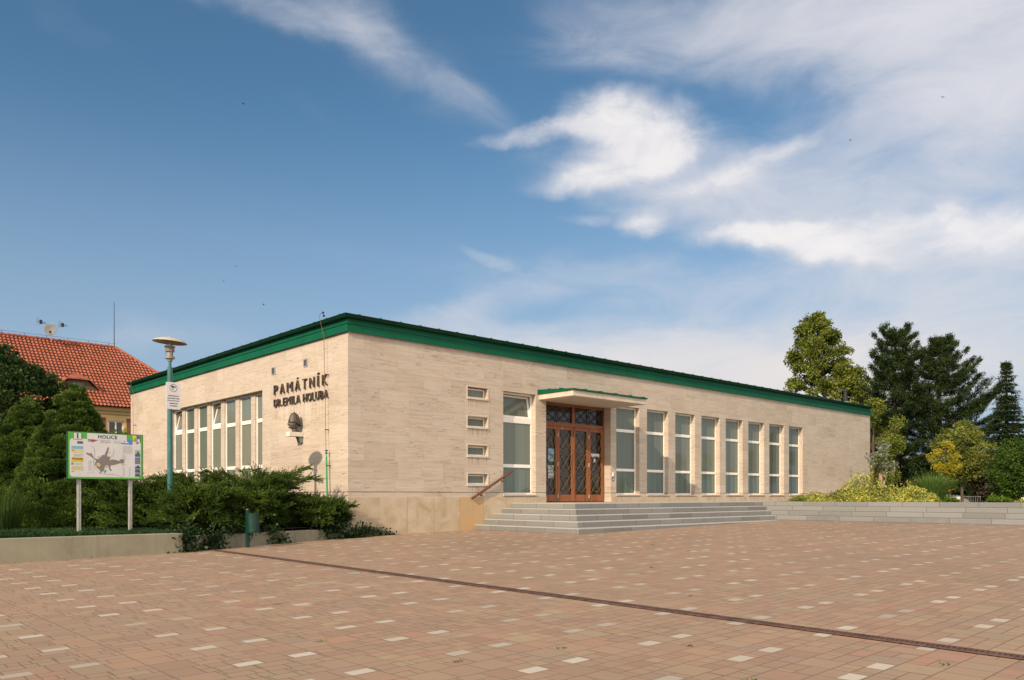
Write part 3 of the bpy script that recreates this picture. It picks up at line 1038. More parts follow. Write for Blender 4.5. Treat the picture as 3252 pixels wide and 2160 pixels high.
# canopy ----------------------------------------------------------------------
CX0, CX1, CP, CZ0, CZ1 = 6.58, 9.97, 1.41, 3.835, 4.005
b = MB()
b.box(CX0, CX1, -CP, -.002, CZ0 + .012, CZ1)
CAN = part(b, 'canopy', CANO, bevel=.004)
b = MB()
b.box(CX0 + .02, CX1 - .02, -CP + .02, -.004, CZ0, CZ0 + .011)
b.build('soffit', SOFF, CAN)
b = MB()
q0 = [(CX0 - .045, -CP - .045), (CX1 + .045, -CP - .045), (CX1 + .045, -.002), (CX0 - .045, -.002)]
b.prism(q0, CZ1 + .001, CZ1 + .045)
b.add([(*q0[0], CZ1 + .046), (*q0[1], CZ1 + .046), (*q0[2], CZ1 + .14), (*q0[3], CZ1 + .14)], [(0, 1, 2, 3)])
b.add([(*q0[0], CZ1 + .046), (*q0[3], CZ1 + .046), (*q0[3], CZ1 + .14)], [(0, 1, 2)])
b.add([(*q0[1], CZ1 + .046), (*q0[2], CZ1 + .046), (*q0[2], CZ1 + .14)], [(0, 1, 2)])
for x in (CX0 + .55, CX0 + 1.25, CX0 + 1.95, CX0 + 2.65, CX0 + 3.3):
    vs = [(x - .015, -CP - .03, CZ1 + .045), (x + .015, -CP - .03, CZ1 + .045), (x + .015, -.01, CZ1 + .14), (x - .015, -.01, CZ1 + .14)]
    b.add(vs + [(p[0], p[1], p[2] + .03) for p in vs], [(4, 5, 6, 7), (0, 1, 5, 4), (1, 2, 6, 5), (3, 0, 4, 7)])
for y in (-CP + .5, -.45):
    b.box(CX0 - .05, CX0 + .5, y - .012, y + .012, CZ1 + .045, CZ1 + .085 + (y + CP) * .05)
b.build('canopy_roof', GREEN, CAN)

# eaves and roof ---------------------------------------------------------------
def ring_strip(b, prof, mi=0):
    """profile (offset out of the wall, height) swept round the building"""
    for i in range(len(prof) - 1):
        (o0, z0), (o1, z1) = prof[i], prof[i + 1]
        c0 = [(-o0, -o0), (LX + o0, -o0), (LX + o0, LY + o0), (-o0, LY + o0)]
        c1 = [(-o1, -o1), (LX + o1, -o1), (LX + o1, LY + o1), (-o1, LY + o1)]
        for k in range(4):
            n = (k + 1) % 4
            b.face([(*c0[k], z0), (*c0[n], z0), (*c1[n], z1), (*c1[k], z1)], mi)


b = MB()
ring_strip(b, [(.0, 4.985), (.04, 4.985), (.068, 4.972), (.068, 4.995), (.047, 5.01), (.047, 5.16), (.066, 5.17), (.066, 5.20), (.022, 5.21), (.022, 5.31), (.04, 5.385), (-.2, 5.395)])
part(b, 'fascia', GREEN)
b = MB()
gp = [(.03, 5.375)]
gc, gr = (.098, 5.368), .068
for k in range(0, 11):
    a = math.pi + math.pi * k / 10
    gp.append((gc[0] + gr * math.cos(a), gc[1] + gr * math.sin(a)))
lip = []
for k in range(9):
    a = math.pi + 1.6 * math.pi * k / 8
    lip.append((gc[0] + gr + .013 + .013 * math.cos(a), gc[1] + .008 - .013 * math.sin(a)))
gp += lip
gp += [(gc[0] + gr - .006, gc[1] - .002)]
for (o0, z0), (o1, z1) in zip(gp[:-1], gp[1:]):
    b.face([(-o0, -o0, z0), (LX - .05, -o0, z0), (LX - .05, -o1, z1), (-o1, -o1, z1)])
    b.face([(-o0, LY - .05, z0), (-o0, -o0, z0), (-o1, -o1, z1), (-o1, LY - .05, z1)])
cap = gp[1:12]
b.face([(LX - .05, -o, z) for o, z in cap])
b.face([(-o, LY - .05, z) for o, z in cap])
gut = part(b, 'gutter', GREEN_D, smooth=False)
for side, L in (('r', LX), ('l', LY)):
    n = int(L / .95)
    for i in range(n + 1):
        b = MB()
        a = .35 + i * (L - .7) / n
        fbox(b, side, a - .012, a + .012, -.175, -.02, 5.372, 5.380)
        pts = []
        for k in range(0, 9):
            an = math.pi + math.pi * k / 8
            pts.append((-(gc[0] + (gr + .004) * math.cos(an)), gc[1] + (gr + .004) * math.sin(an)))
        T = TR(side)
        for k in range(8):
            b.face([T(a - .012, *pts[k]), T(a + .012, *pts[k]), T(a + .012, *pts[k + 1]), T(a - .012, *pts[k + 1])])
        b.build('gutter_bracket', GREEN_D, gut)
b = MB()
E_, RZ = .06, 5.405
rise = .52
rx0, rx1, ry = 8.0, LX - 8.0, LY / 2
c = [(-E_, -E_, RZ), (LX - .4, -E_, RZ), (LX - .4, LY - .5, RZ), (-E_, LY - .5, RZ)]
r0, r1 = (rx0, ry, RZ + rise), (rx1, ry, RZ + rise)
b.face([c[0], c[1], r1, r0])
b.face([c[1], c[2], r1])
b.face([c[2], c[3], r0, r1])
b.face([c[3], c[0], r0])
roof = part(b, 'roof', GREEN)
for i in range(int((LX - .9) / .62)):
    b = MB()
    x = .3 + i * .62
    ln = min(1.0, min(x, LX - x) / 8.0 * 1.0)
    y1 = -E_ + (ry + E_) * ln * .98
    z1 = RZ + rise * ln * .98
    b.add([(x - .012, -E_ - .02, RZ), (x + .012, -E_ - .02, RZ), (x + .012, y1, z1), (x - .012, y1, z1),
           (x - .012, -E_ - .02, RZ + .032), (x + .012, -E_ - .02, RZ + .032), (x + .012, y1, z1 + .035), (x - .012, y1, z1 + .035)],
          [(4, 5, 6, 7), (0, 1, 5, 4), (1, 2, 6, 5), (3, 0, 4, 7)])
    b.build('standing_seam', GREEN, roof)
for i in range(int((LY - 1.0) / .62)):
    b = MB()
    y = .3 + i * .62
    ln = min(y, LY - y) / ry
    x1 = -E_ + (rx0 + E_) * ln * .98
    z1 = RZ + rise * ln * .98
    b.add([(-E_ - .02, y - .012, RZ), (-E_ - .02, y + .012, RZ), (x1, y + .012, z1), (x1, y - .012, z1),
           (-E_ - .02, y - .012, RZ + .045), (-E_ - .02, y + .012, RZ + .045), (x1, y + .012, z1 + .035), (x1, y - .012, z1 + .035)],
          [(4, 5, 6, 7), (0, 1, 5, 4), (1, 2, 6, 5), (3, 0, 4, 7)])
    b.build('standing_seam', GREEN, roof)
b = MB()
b.lathe([(.115, 5.36), (.11, 5.62), (.085, 5.63)], 14, (28.7, .66, 0))
fl = b.build('flue_collar', pmat('light_green_paint', (.03, .32, .13), .5), roof)
b = MB()
b.lathe([(.085, 5.62), (.085, 6.12), (.115, 6.12), (.115, 6.24), (.07, 6.25), (0, 6.25)], 14, (28.7, .66, 0))
b.build('flue_pipe', BLACK, roof)

# letters -------------------------------------------------------------------------
def wall_text(body, ya, yb, z0, h, ext, offset, spacing, base=.0):
    vs, fs = text_mesh(body, ya - yb, h, ext, offset, spacing)
    b = MB()
    b.add([(-base - v[2], ya - v[0], z0 + v[1]) for v in vs], fs)
    return b


def letters(body, ya, yb, z0, h, spacing):
    """one mesh per letter, spread between ya and yb"""
    CW = {'M': .86, 'N': .70, 'A': .70, 'I': .26, 'Í': .26, '.': .22, ' ': .34, 'L': .50, 'E': .54, 'T': .62, 'P': .58, 'R': .62, 'B': .60, 'K': .64, 'H': .68, 'U': .66, 'O': .76, 'D': .68, 'Á': .70}
    tot = sum(CW[c] for c in body) + spacing * (len(body) - 1)
    k = (ya - yb) / tot
    y = ya
    grp = part(MB(), 'inscription', BRONZE)
    for c in body:
        w = CW[c] * k
        if c != ' ':
            hh = h * {'Á': 1.30, 'Í': 1.30, '.': .17}.get(c, 1.0)
            vs, fs = text_mesh(c, w, hh, .045, -.012)
            b = MB()
            b.add([(-.012 - v[2], y - v[0], z0 + v[1]) for v in vs], fs)
            if c in 'PAMTNKDREILHUBÁÍ':                     # small flared feet, as on the cast letters
                lo, hi = vs[:, 0].min(), vs[:, 0].max()
                for q in sorted({round(lo + .022, 3), round(hi - .022, 3)}) if c not in 'PTIÍBLEDU' else [(lo + hi) / 2 if c in 'TIÍU' else lo + .025]:
                    if c not in 'DBU':
                        b.box(-.056, -.014, y - q - .024, y - q + .024, z0 - .001, z0 + .014)
            b.build('letter', BRONZE, grp)
        y -= w + spacing * k
    return grp


letters('PAMÁTNÍK', 3.85, .955, 3.774, .268, .46)
letters('DR.EMILA HOLUBA', 3.85, .91, 3.436, .21, .17)
GR_A = pmat('vent_metal', (.42, .42, .43), .45, .1, metal=.4)
for y0, y1, z0, z1 in ((3.82, 4.05, 4.36, 4.58), (1.99, 2.21, 4.36, 4.59)):
    b = MB()
    b.box(-.02, -.001, y0, y1, z0, z1)
    v_ = part(b, 'vent_grille', GR_A, bevel=.004)
    b = MB()
    for i in range(7):
        z = z0 + .03 + i * .024
        b.box(-.028, -.021, y0 + .035, y1 - .035, z, z + .012)
    b.build('slat', BLACK, v_)

# lightning conductors ---------------------------------------------------------------
CABLE = pmat('copper_cable', (.16, .085, .045), .5, .2)
LGREEN = pmat('conductor_green', (.02, .26, .10), .45, .1)


def conductor(y, z_top, with_pipe):
    b = MB()
    b.tube([(-.16, y - .03, 5.57), (-.19, y + .03, 5.55), (-.20, y + .06, 5.48), (-.185, y + .05, 5.38), (-.12, y + .01, 5.05), (-.10, y - .01, 4.99),
            (-.11, y, 4.9), (-.105, y - .03, 4.0), (-.105, y - .06, 3.2), (-.105, y - .075, 2.4), (-.105, y - .11, 2.02)], .0065, 6)
    if with_pipe:
        b.tube([(-.16, y - .03, 5.57), (-.14, y - .06, 5.53), (-.13, y - .04, 5.40)], .006, 6)
    cc = part(b, 'lightning_conductor', CABLE)
    for z in (4.02, 2.62) if with_pipe else (3.7, 2.2):
        b = MB()
        b.box(-.12, .0, y - .065, y - .05, z - .012, z + .012)
        b.build('cable_clip', BLACK, cc)
    if with_pipe:
        b = MB()
        b.tube([(-.105, y - .11, 1.93), (-.105, y - .15, .9), (-.105, y - .15, .2)], .021, 10)
        b.tube([(-.105, y - .11, 2.08), (-.105, y - .11, 1.93)], .013, 8)
        b.build('protective_pipe', LGREEN, cc)
        b = MB()
        b.box(-.125, .0, y - .145, y - .128, 1.70, 1.722)
        b.build('cable_clip', GREEN_D, cc)
        for bx_ in ((-.13, -.08, y - .14, y - .08, 2.016, 2.044), (-.13, -.08, y - .14, y - .08, 2.076, 2.104),
                    (-.18, -.14, y - .07, y - .03, 5.55, 5.59), (-.16, -.12, y - .07, y - .03, 5.475, 5.515)):
            b = MB()
            b.box(*bx_)
            b.build('clamp', BLACK, cc)


conductor(.97, 5.6, True)
conductor(15.55, 5.6, False)

# handrail --------------------------------------------------------------------------------
HR = empty('handrail', (3.9, -.08, .88), 'sloping brown handrail fixed to the wall beside the entrance steps', 'handrail')
b = MB()
b.tube([(3.90, -.08, .875), (5.42, -.08, 1.668)], .034, 12)
b.build('rail', RUST, HR, inv=HR.location)
for x, z in ((4.27, 1.02), (5.07, 1.43)):
    b = MB()
    b.tube([(x, -.08, z + .02), (x, -.08, z - .055), (x + .012, -.04, z - .075), (x + .012, -.004, z - .055)], .009, 8)
    b.lathe([(0, 0), (.028, 0), (.028, .006), (0, .006)], 12, (x + .012, -.004, z - .055), M=Matrix.Rotation(R_(90), 4, 'X'))
    b.build('bracket', RUST, HR, inv=HR.location)


# ------------------------------------------------------------------ bronze head on a ledge
def head_bust():
    root = empty('bust', (0, 2.34, 2.63), 'dark bronze head in a sun helmet on a white ledge on the wall', 'bust')
    nu, nv = 56, 44
    vs, fs = [], []
    G = lambda a, b_, s: math.exp(-((a - b_) / s) ** 2)
    for j in range(nv + 1):
        tz = j / nv
        for i in range(nu):
            a = 2 * math.pi * i / nu                       # 0 = face direction
            ca, sa = math.cos(a), math.sin(a)
            if tz < .2:                                    # neck
                k = tz / .2
                rx = .080 - .004 * k
                ry_ = .076 - .004 * k
                cx = -.030 + .010 * k
                z = .085 * k
            else:
                k = (tz - .2) / .8
                ph = math.pi * (k * .92 + .08)
                z = .212 - .142 * math.cos(ph)
                rx = .116 * math.sin(ph) ** .62 + .004
                ry_ = .088 * math.sin(ph) ** .62 + .004
                cx = .0
            x, y = cx + rx * ca, ry_ * sa
            f = max(0, ca)
            if tz >= .2:
                x += .046 * G(z, .186, .017) * G(sa, 0, .24) * f + .026 * G(z, .212, .028) * G(sa, 0, .18) * f    # nose
                x += .016 * G(z, .243, .012) * f ** 2                                                              # brow
                x -= .014 * G(z, .222, .013) * (G(sa, .42, .2) + G(sa, -.42, .2)) * f                              # eyes
                x += .026 * G(z, .158, .010) * G(sa, 0, .5) * f                                                    # moustache
                x -= .012 * G(z, .142, .006) * G(sa, 0, .35) * f                                                   # mouth
                x += .044 * G(z, .105, .026) * G(sa, 0, .6) * f                                                    # beard
                x += .004 * math.sin(70 * z + 9 * sa) * G(z, .11, .04) * f
                y += math.copysign(.016, sa) * G(z, .195, .03) * G(ca, -.05, .16) * min(1, abs(sa) * 1.2)          # ears
            vs.append((x, y, z))
    for j in range(nv):
        for i in range(nu):
            n = (i + 1) % nu
            fs.append((j * nu + i, j * nu + n, (j + 1) * nu + n, (j + 1) * nu + i))
    fs.append(tuple(reversed(range(nu))))
    fs.append(tuple(nv * nu + i for i in range(nu)))
    M = Matrix.Translation((-.215, 2.34, 2.632)) @ Matrix.Rotation(R_(180 - 8), 4, 'Z') @ Matrix.Scale(1.12, 4)
    b = MB()
    b.add([M @ Vector(v) for v in vs], fs)
    hd = b.build('head', BRONZE, root, smooth=True, inv=root.location)
    # helmet: tall dome with a sloping brim that comes low at the neck
    vs, fs = [], []
    prof = [(1.16, -.046), (1.19, -.038), (1.10, -.005), (1.02, .03), (.95, .07), (.82, .11), (.62, .143), (.36, .165), (.12, .178), (.10, .19), (.0, .193)]
    n = 40
    for r, z in prof:
        for i in range(n):
            a = 2 * math.pi * i / n
            ca, sa = math.cos(a), math.sin(a)
            back = max(0, -ca)
            br = max(0.0, (.04 - z) / .1)
            x = -.004 + r * .122 * ca * (1 + .12 * br * back + .02 * br * max(0, ca))
            y = r * .104 * sa
            zz = .292 + z * 1.0 - .115 * back ** 1.3 * min(1, br) - .022 * abs(sa) * min(1, br)
            vs.append((x, y, zz))
    for j in range(len(prof) - 1):
        for i in range(n):
            k = (i + 1) % n
            fs.append((j * n + i, j * n + k, (j + 1) * n + k, (j + 1) * n + i))
    b = MB()
    b.add([M @ Vector(v) for v in vs], fs)
    b.build('helmet', BRONZE, root, smooth=True, inv=root.location)
    b = MB()
    b.box(-.40, -.001, 2.225, 2.45, 2.52, 2.634)
    b.build('ledge', LEDGE, root, inv=root.location, bevel=.006)
    b = MB()
    b.prism([(-.13, 2.519), (-.001, 2.519), (-.001, 2.36), (-.07, 2.36)], 2.25, 2.42, M=Matrix(((1, 0, 0, 0), (0, 0, 1, 0), (0, 1, 0, 0), (0, 0, 0, 1))))
    b.build('bracket', pmat('greenish_bronze', (.17, .20, .15), .6, .25), root, inv=root.location)


head_bust()

# ------------------------------------------------------------------ street lamp and its sign
LP = (-4.10, .44)
LAMP = empty('street_lamp', (*LP, .22), 'teal street lamp with a shallow cream hat rising from the junipers', 'street lamp')
b = MB()
b.tube([(*LP, .1), (*LP, 3.70)], [.057, .053], 16)
b.tube([(*LP, 3.70), (*LP, 3.87)], .031, 12)
b.build('pole', LAMPG, LAMP, inv=LAMP.location)
b = MB()
b.lathe([(.0, 3.83), (.045, 3.83), (.055, 3.86), (.055, 3.875), (.10, 3.885), (.10, 3.925), (.062, 3.935), (.058, 4.02), (.075, 4.03), (.092, 4.035), (.098, 4.05), (.092, 4.06),
         (.085, 4.065), (.092, 4.08), (.098, 4.09), (.092, 4.10), (.08, 4.105), (.105, 4.13), (.115, 4.145), (.10, 4.155), (.06, 4.165), (0, 4.165)], 20, (*LP, 0))
for k in range(3):
    a = 2 * math.pi * k / 3 + .5
    b.tube([(LP[0] + .085 * math.cos(a), LP[1] + .085 * math.sin(a), 3.9), (LP[0] + .085 * math.cos(a), LP[1] + .085 * math.sin(a), 4.09)], .007, 6)
    b.tube([(LP[0] + .06 * math.cos(a), LP[1] + .06 * math.sin(a), 4.15), (LP[0] + .06 * math.cos(a), LP[1] + .06 * math.sin(a), 4.30)], .009, 6)
b.build('lamp_housing', LGREY, LAMP, inv=LAMP.location)
b = MB()
hp = [(.352, 4.235), (.350, 4.241), (.30, 4.275), (.23, 4.305), (.15, 4.325), (.07, 4.334), (0, 4.337)]
hp2 = [(0, 4.318), (.15, 4.31), (.25, 4.285), (.345, 4.233), (.352, 4.235)]
HM = Matrix.Translation((*LP, 4.28)) @ Matrix.Rotation(R_(4.0), 4, Fv) @ Matrix.Translation((0, 0, -4.28))
b.lathe(hp2 + hp, 40, M=HM)
b.lathe([(0, 4.334), (.03, 4.334), (.028, 4.352), (0, 4.352)], 12, M=HM)
b.build('lamp_hat', HATM, LAMP, smooth=True, inv=LAMP.location)

SG = empty('camera_sign', (LP[0] + .04, LP[1] - .075, 2.80), 'small white notice with a film camera symbol on the lamp post', 'sign', rz=R_(4))
SIGNW = pmat('sign_white', (.66, .64, .64), .45, .04)
SIGNB = pmat('sign_black', (.03, .03, .032), .5)


def rrect(w, h, r, n=5, cx=0, cy=0):
    pts = []
    for qx, qy, a0 in ((1, 1, 0), (-1, 1, 90), (-1, -1, 180), (1, -1, 270)):
        for k in range(n + 1):
            a = R_(a0 + 90 * k / n)
            pts.append((cx + qx * (w / 2 - r) + r * math.cos(a), cy + qy * (h / 2 - r) + r * math.sin(a)))
    return pts


FR = Matrix(((1, 0, 0, 0), (0, 0, -1, 0), (0, 1, 0, 0), (0, 0, 0, 1)))     # local x,y plane -> x,z plane; depth towards the viewer (-y)


def flat(poly, d0, d1, M=FR, b=None):
    b = b or MB()
    b.prism(poly, d0, d1, M=M)
    return b


flat(rrect(.315, .575, .03, cy=.2875), 0, .014).build('sign_panel', SIGNW, SG)
b = MB()
rr = .083
for r0_, r1_ in ((rr, rr - .008),):
    n = 28
    for k in range(n):
        a, c_ = 2 * math.pi * k / n, 2 * math.pi * (k + 1) / n
        q = [(r0_ * math.cos(a), r0_ * math.sin(a)), (r0_ * math.cos(c_), r0_ * math.sin(c_)), (r1_ * math.cos(c_), r1_ * math.sin(c_)), (r1_ * math.cos(a), r1_ * math.sin(a))]
        b.face([FR @ Vector((x, .455 + y, .0165)) for x, y in q])
flat([(-.045, .462), (.012, .462), (.012, .496), (-.045, .496)], .0145, .0165, b=b)
flat([(.014, .472), (.044, .458), (.044, .498), (.014, .484)], .0145, .0165, b=b)
flat([(-.05, .498), (-.02, .498), (-.02, .508), (-.05, .508)], .0145, .0165, b=b)
for x in (-.042, .012):
    flat([(-.018, .460), (-.012, .460), (x + .006 - .006, .405), (x - .007, .405)], .0145, .0165, b=b)
b.build('camera_symbol', SIGNB, SG)
b = MB()
for i, ln in enumerate(('PROSTRANSTVÍ U', 'KULTURNÍHO DOMU', 'JE MONITOROVÁNO', 'KAMEROVÝM', 'SYSTÉMEM')):
    wd = (.225, .255, .25, .17, .145)[i]
    vs, fs = text_mesh(ln, wd, .031 if i in (0, 1, 2, 3, 4) else .026, .002, .006)
    b.add([FR @ Vector((-wd / 2 + v[0], .272 - i * .053 + v[1], .0145 + v[2])) for v in vs], fs)
b.build('sign_text', SIGNB, SG)
b = MB()
for z in (.12, .46):
    b.lathe([(.058, z - .012), (.062, z - .012), (.062, z + .012), (.058, z + .012)], 16, (-.04, .075, 0))
b.build('clamp', STEEL, SG)

# ------------------------------------------------------------------ information board
IB = empty('info_board', (-5.57, -.275, .24), 'green framed town map board titled HOLICE on two steel posts', 'notice board', rz=R_(4.4))
BW, BH, BZ = 1.40, .905, 1.03
BGREEN = pmat('board_green', (.09, .36, .045), .4, .05)
BDARK = pmat('board_dark_edge', (.006, .045, .03), .5)
BWHITE = pmat('board_white', (.60, .585, .58), .35, .03)
NAVY = pmat('board_navy', (.012, .02, .055), .4)
b = MB()
b.box(-BW / 2, BW / 2, -.02, .03, BZ, BZ + BH)
b.build('frame', BDARK, IB)
for x in (-.475, .475):
    b = MB()
    b.box(x - .033, x + .033, .031, .071, -.2, BZ + BH - .08)
    b.box(x - .022, x - .006, .022, .0305, -.2, BZ - .005)
    b.box(x + .006, x + .022, .022, .0305, -.2, BZ - .005)
    b.build('post', STEEL, IB)


def bp(fx, fy):
    return (-BW / 2 + .012 + fx * (BW - .024), BZ + BH - .012 - fy * (BH - .024))


def brect(fx0, fx1, fy0, fy1, d, b=None):
    (x0, z1), (x1, z0) = bp(fx0, fy0), bp(fx1, fy1)
    return flat([(x0, z0), (x1, z0), (x1, z1), (x0, z1)], .0, d, b=b)


def bpoly(pts, d, b=None):
    return flat([bp(*p) for p in pts], .0, d, b=b)


def btext(body, fx, fy, w, h, d, offset=.0, spacing=1.0, b=None, shear=0.0):
    vs, fs = text_mesh(body, w * BW, h * BH, .0015, offset, spacing)
    x, z = bp(fx, fy)
    b = b or MB()
    b.add([FR @ Vector((x + v[0] + shear * v[1], z + v[1], d + v[2])) for v in vs], fs)
    return b


brect(0, 1, 0, 1, .023).build('panel', BGREEN, IB)
(x0, z1), (x1, z0) = bp(.02, .14), bp(.975, .965)
flat(rrect(x1 - x0, z1 - z0, .06, cx=(x0 + x1) / 2, cy=(z0 + z1) / 2), 0, .025).build('map_sheet', BWHITE, IB)
hd = brect(.244, .777, .012, .143, .0265).build('title_strip', BWHITE, IB)
tb = btext('HOLICE', .385, .115, .255, .078, .0265, .02, 1.06)
tb.build('title_text', NAVY, hd)
ib = brect(.066, .171, .012, .162, .0275).build('info_square', NAVY, IB)
brect(.0705, .1665, .019, .155, .0288).build('info_field', BWHITE, ib)
b = bpoly([(.103, .135), (.136, .135), (.136, .125), (.128, .125), (.128, .066), (.105, .066), (.105, .076), (.112, .076), (.112, .125), (.103, .125)], .0301)
x, z = bp(.119, .044)
b.lathe([(0, 0), (.016, 0), (.016, .0301), (0, .0301)], 14, M=Matrix.Translation((x, 0, z)) @ Matrix.Rotation(R_(90), 4, 'X'))
b.build('info_letter', NAVY, ib)
# coat of arms: yellow half, blue half with a red-roofed white gate
ca = bpoly([(.86, .015), (.911, .015), (.911, .205), (.885, .185), (.865, .13)], .0270).build('coat_of_arms', pmat('arms_yellow', (.62, .50, .10), .4), IB)
bpoly([(.912, .015), (.963, .015), (.960, .13), (.938, .185), (.912, .205)], .0270).build('blue_half', pmat('arms_blue', (.04, .12, .36), .4), ca)
b = bpoly([(.925, .09), (.958, .09), (.958, .16), (.925, .16)], .0284)
b.build('gate', BWHITE, ca)
b = bpoly([(.922, .088), (.93, .06), (.958, .045), (.962, .088)], .0284)
b.build('gate_roof', pmat('arms_red', (.42, .05, .06), .4), ca)
b = MB()
for q in ([(.872, .15), (.878, .06), (.884, .15)], [(.89, .14), (.897, .04), (.902, .14)]):
    bpoly(q, .0284, b)
b.build('stalk', pmat('arms_black', (.05, .05, .02), .5), ca)


def bmat(n, c):
    return bpy.data.materials.get(n) or pmat(n, c, .45, .10, 40)


AD = [('advert_grey', (.115, .19, .195, .25), (.10, .11, .125)), ('advert_sky', (.04, .19, .30, .365), (.17, .40, .52)),
      ('advert_cream', (.04, .19, .375, .45), (.58, .52, .24)), ('advert_yellow', (.04, .19, .545, .645), (.62, .44, .02)),
      ('advert_blue', (.04, .065, .66, .71), (.02, .10, .33)), ('advert_ochre', (.04, .19, .735, .82), (.52, .46, .22)),
      ('advert_green', (.585, .69, .115, .21), (.42, .52, .44))]
ads = {}
for n, (a, c_, d, e), col in AD:
    ads[n] = brect(a, c_, d, e, .0262).build('advert', bmat(n, col), IB)
btext('Vomit', .045, .598, .14, .046, .0262, .02).build('advert_text', NAVY, ads['advert_yellow'])
btext('L', .047, .705, .012, .038, .0262, .03).build('advert_text', BWHITE, ads['advert_blue'])
b = MB()
for fx in (.044, .064):
    brect(fx, fx + .014, .383, .405, .0275, b)
b.build('advert_text', bmat('advert_red', (.45, .04, .03)), ads['advert_cream'])
lg = btext('TOM', .243, .195, .068, .05, .0262, .015, shear=.25).build('advert_text', NAVY, IB)
bpoly([(.28, .135), (.385, .155), (.31, .215), (.325, .175)], .0262).build('arrow', bmat('arrow_red', (.47, .05, .06)), lg)
lb = bpoly([(.745, .105), (.857, .115), (.857, .225), (.697, .215), (.697, .185), (.81, .195)], .0262).build('advert', bmat('advert_mid_blue', (.06, .22, .52)), IB)
bpoly([(.728, .15), (.735, .105), (.752, .16), (.742, .175), (.735, .14)], .0262).build('flame', bmat('arrow_red', (.47, .05, .06)), lb)
GREYT = bmat('print_grey', (.30, .30, .32))
b = MB()
rnd = random.Random(5)
for k in range(9):
    brect(.415, .575 - rnd.random() * .03, .118 + k * .0115, .1215 + k * .0115, .0262, b)
for k in range(12):
    brect(.718, .86 - rnd.random() * .02, .255 + k * .0145, .2585 + k * .0145, .0262, b)
for k in range(15):
    brect(.718, .735 + rnd.random() * .03, .45 + k * .0165, .454 + k * .0165, .0262, b)
    brect(.718, .735 + rnd.random() * .018, .73 + k * .0145, .7335 + k * .0145, .0262, b)
    brect(.805, .82 + rnd.random() * .018, .73 + k * .0145, .7335 + k * .0145, .0262, b)
for k in range(5):
    brect(.07, .185 - rnd.random() * .03, .475 + k * .0125, .479 + k * .0125, .0262, b)
for k in range(4):
    brect(.078, .185, .668 + k * .012, .671 + k * .012, .0262, b)
brect(.04, .08, .84, .86, .0262, b)
for k in range(14):
    brect(.255, .29 + rnd.random() * .02, .61 + k * .0165, .6135 + k * .0165, .0262, b)
brect(.32, .3235, .58, .875, .0262, b)
brect(.232, .32, .8715, .875, .0262, b)
tag(b.build('small_print', GREYT, IB), kind='stuff')
# the town plan
mp = bpoly([(.23, .43), (.27, .45), (.30, .445), (.335, .55), (.38, .57), (.40, .56), (.43, .50), (.445, .47), (.47, .48), (.515, .30), (.533, .30), (.52, .40),
            (.50, .50), (.55, .51), (.54, .60), (.57, .565), (.63, .575), (.67, .60), (.69, .555), (.745, .56), (.735, .63), (.705, .69), (.695, .64),
            (.60, .69), (.555, .70), (.545, .76), (.57, .80), (.555, .83), (.53, .78), (.525, .71), (.50, .70), (.47, .76), (.465, .83), (.43, .85), (.405, .90), (.415, .83),
            (.38, .77), (.36, .74), (.375, .69), (.35, .72), (.345, .66), (.36, .60), (.30, .53), (.26, .49), (.235, .47)], .0265).build('town_plan', bmat('plan_brown', (.20, .175, .165)), IB)
b = MB()
for q in ([(.36, .66), (.40, .65), (.42, .70), (.40, .74), (.375, .72)], [(.475, .72), (.51, .70), (.515, .745), (.48, .76)], [(.37, .52), (.40, .49), (.41, .53), (.385, .55)],
          [(.70, .66), (.725, .64), (.73, .69), (.70, .69)], [(.545, .50), (.56, .48), (.565, .52)], [(.52, .41), (.545, .40), (.54, .44)]):
    bpoly(q, .0277, b)
b.build('yellow_district', bmat('plan_yellow', (.55, .45, .16)), mp)
bpoly([(.465, .83), (.49, .80), (.50, .82), (.485, .84), (.475, .90)], .0277).build('green_district', bmat('plan_green', (.02, .26, .14)), mp)
b = MB()
for q in ([(.31, .29), (.335, .36), (.335, .50), (.325, .58), (.34, .76), (.40, .87), (.50, .90), (.60, .895), (.68, .93), (.73, .97)],
          [(.60, .33), (.59, .42), (.575, .50)]):
    for i in range(len(q) - 1):
        (xa, za), (xb, zb) = bp(*q[i]), bp(*q[i + 1])
        b.tube([(xa, -.0262, za), (xb, -.0262, zb)], .0022, 5)
b.build('road_line', bmat('plan_road', (.33, .22, .22)), mp)
PH = [(.335, .49, (.33, .40, .42), (.09, .10, .09)), (.505, .655, (.06, .19, .42), (.22, .16, .12)), (.67, .755, (.35, .48, .55), (.04, .06, .035)),
      (.765, .85, (.04, .17, .45), (.09, .08, .07)), (.862, .94, (.16, .17, .15), (.07, .08, .05))]
for i, (d, e, sk_, gd) in enumerate(PH):
    ph = brect(.89, .965, d, e, .0262).build('photo', bmat('photo_sky_%d' % i, sk_), IB)
    h = e - d
    bpoly([(.89, e), (.965, e), (.965, d + .62 * h), (.95, d + .55 * h), (.945, d + .3 * h), (.932, d + .2 * h), (.92, d + .32 * h), (.918, d + .5 * h), (.89, d + .66 * h)], .0274).build('photo_scene', bmat('photo_ground_%d' % i, gd), ph)

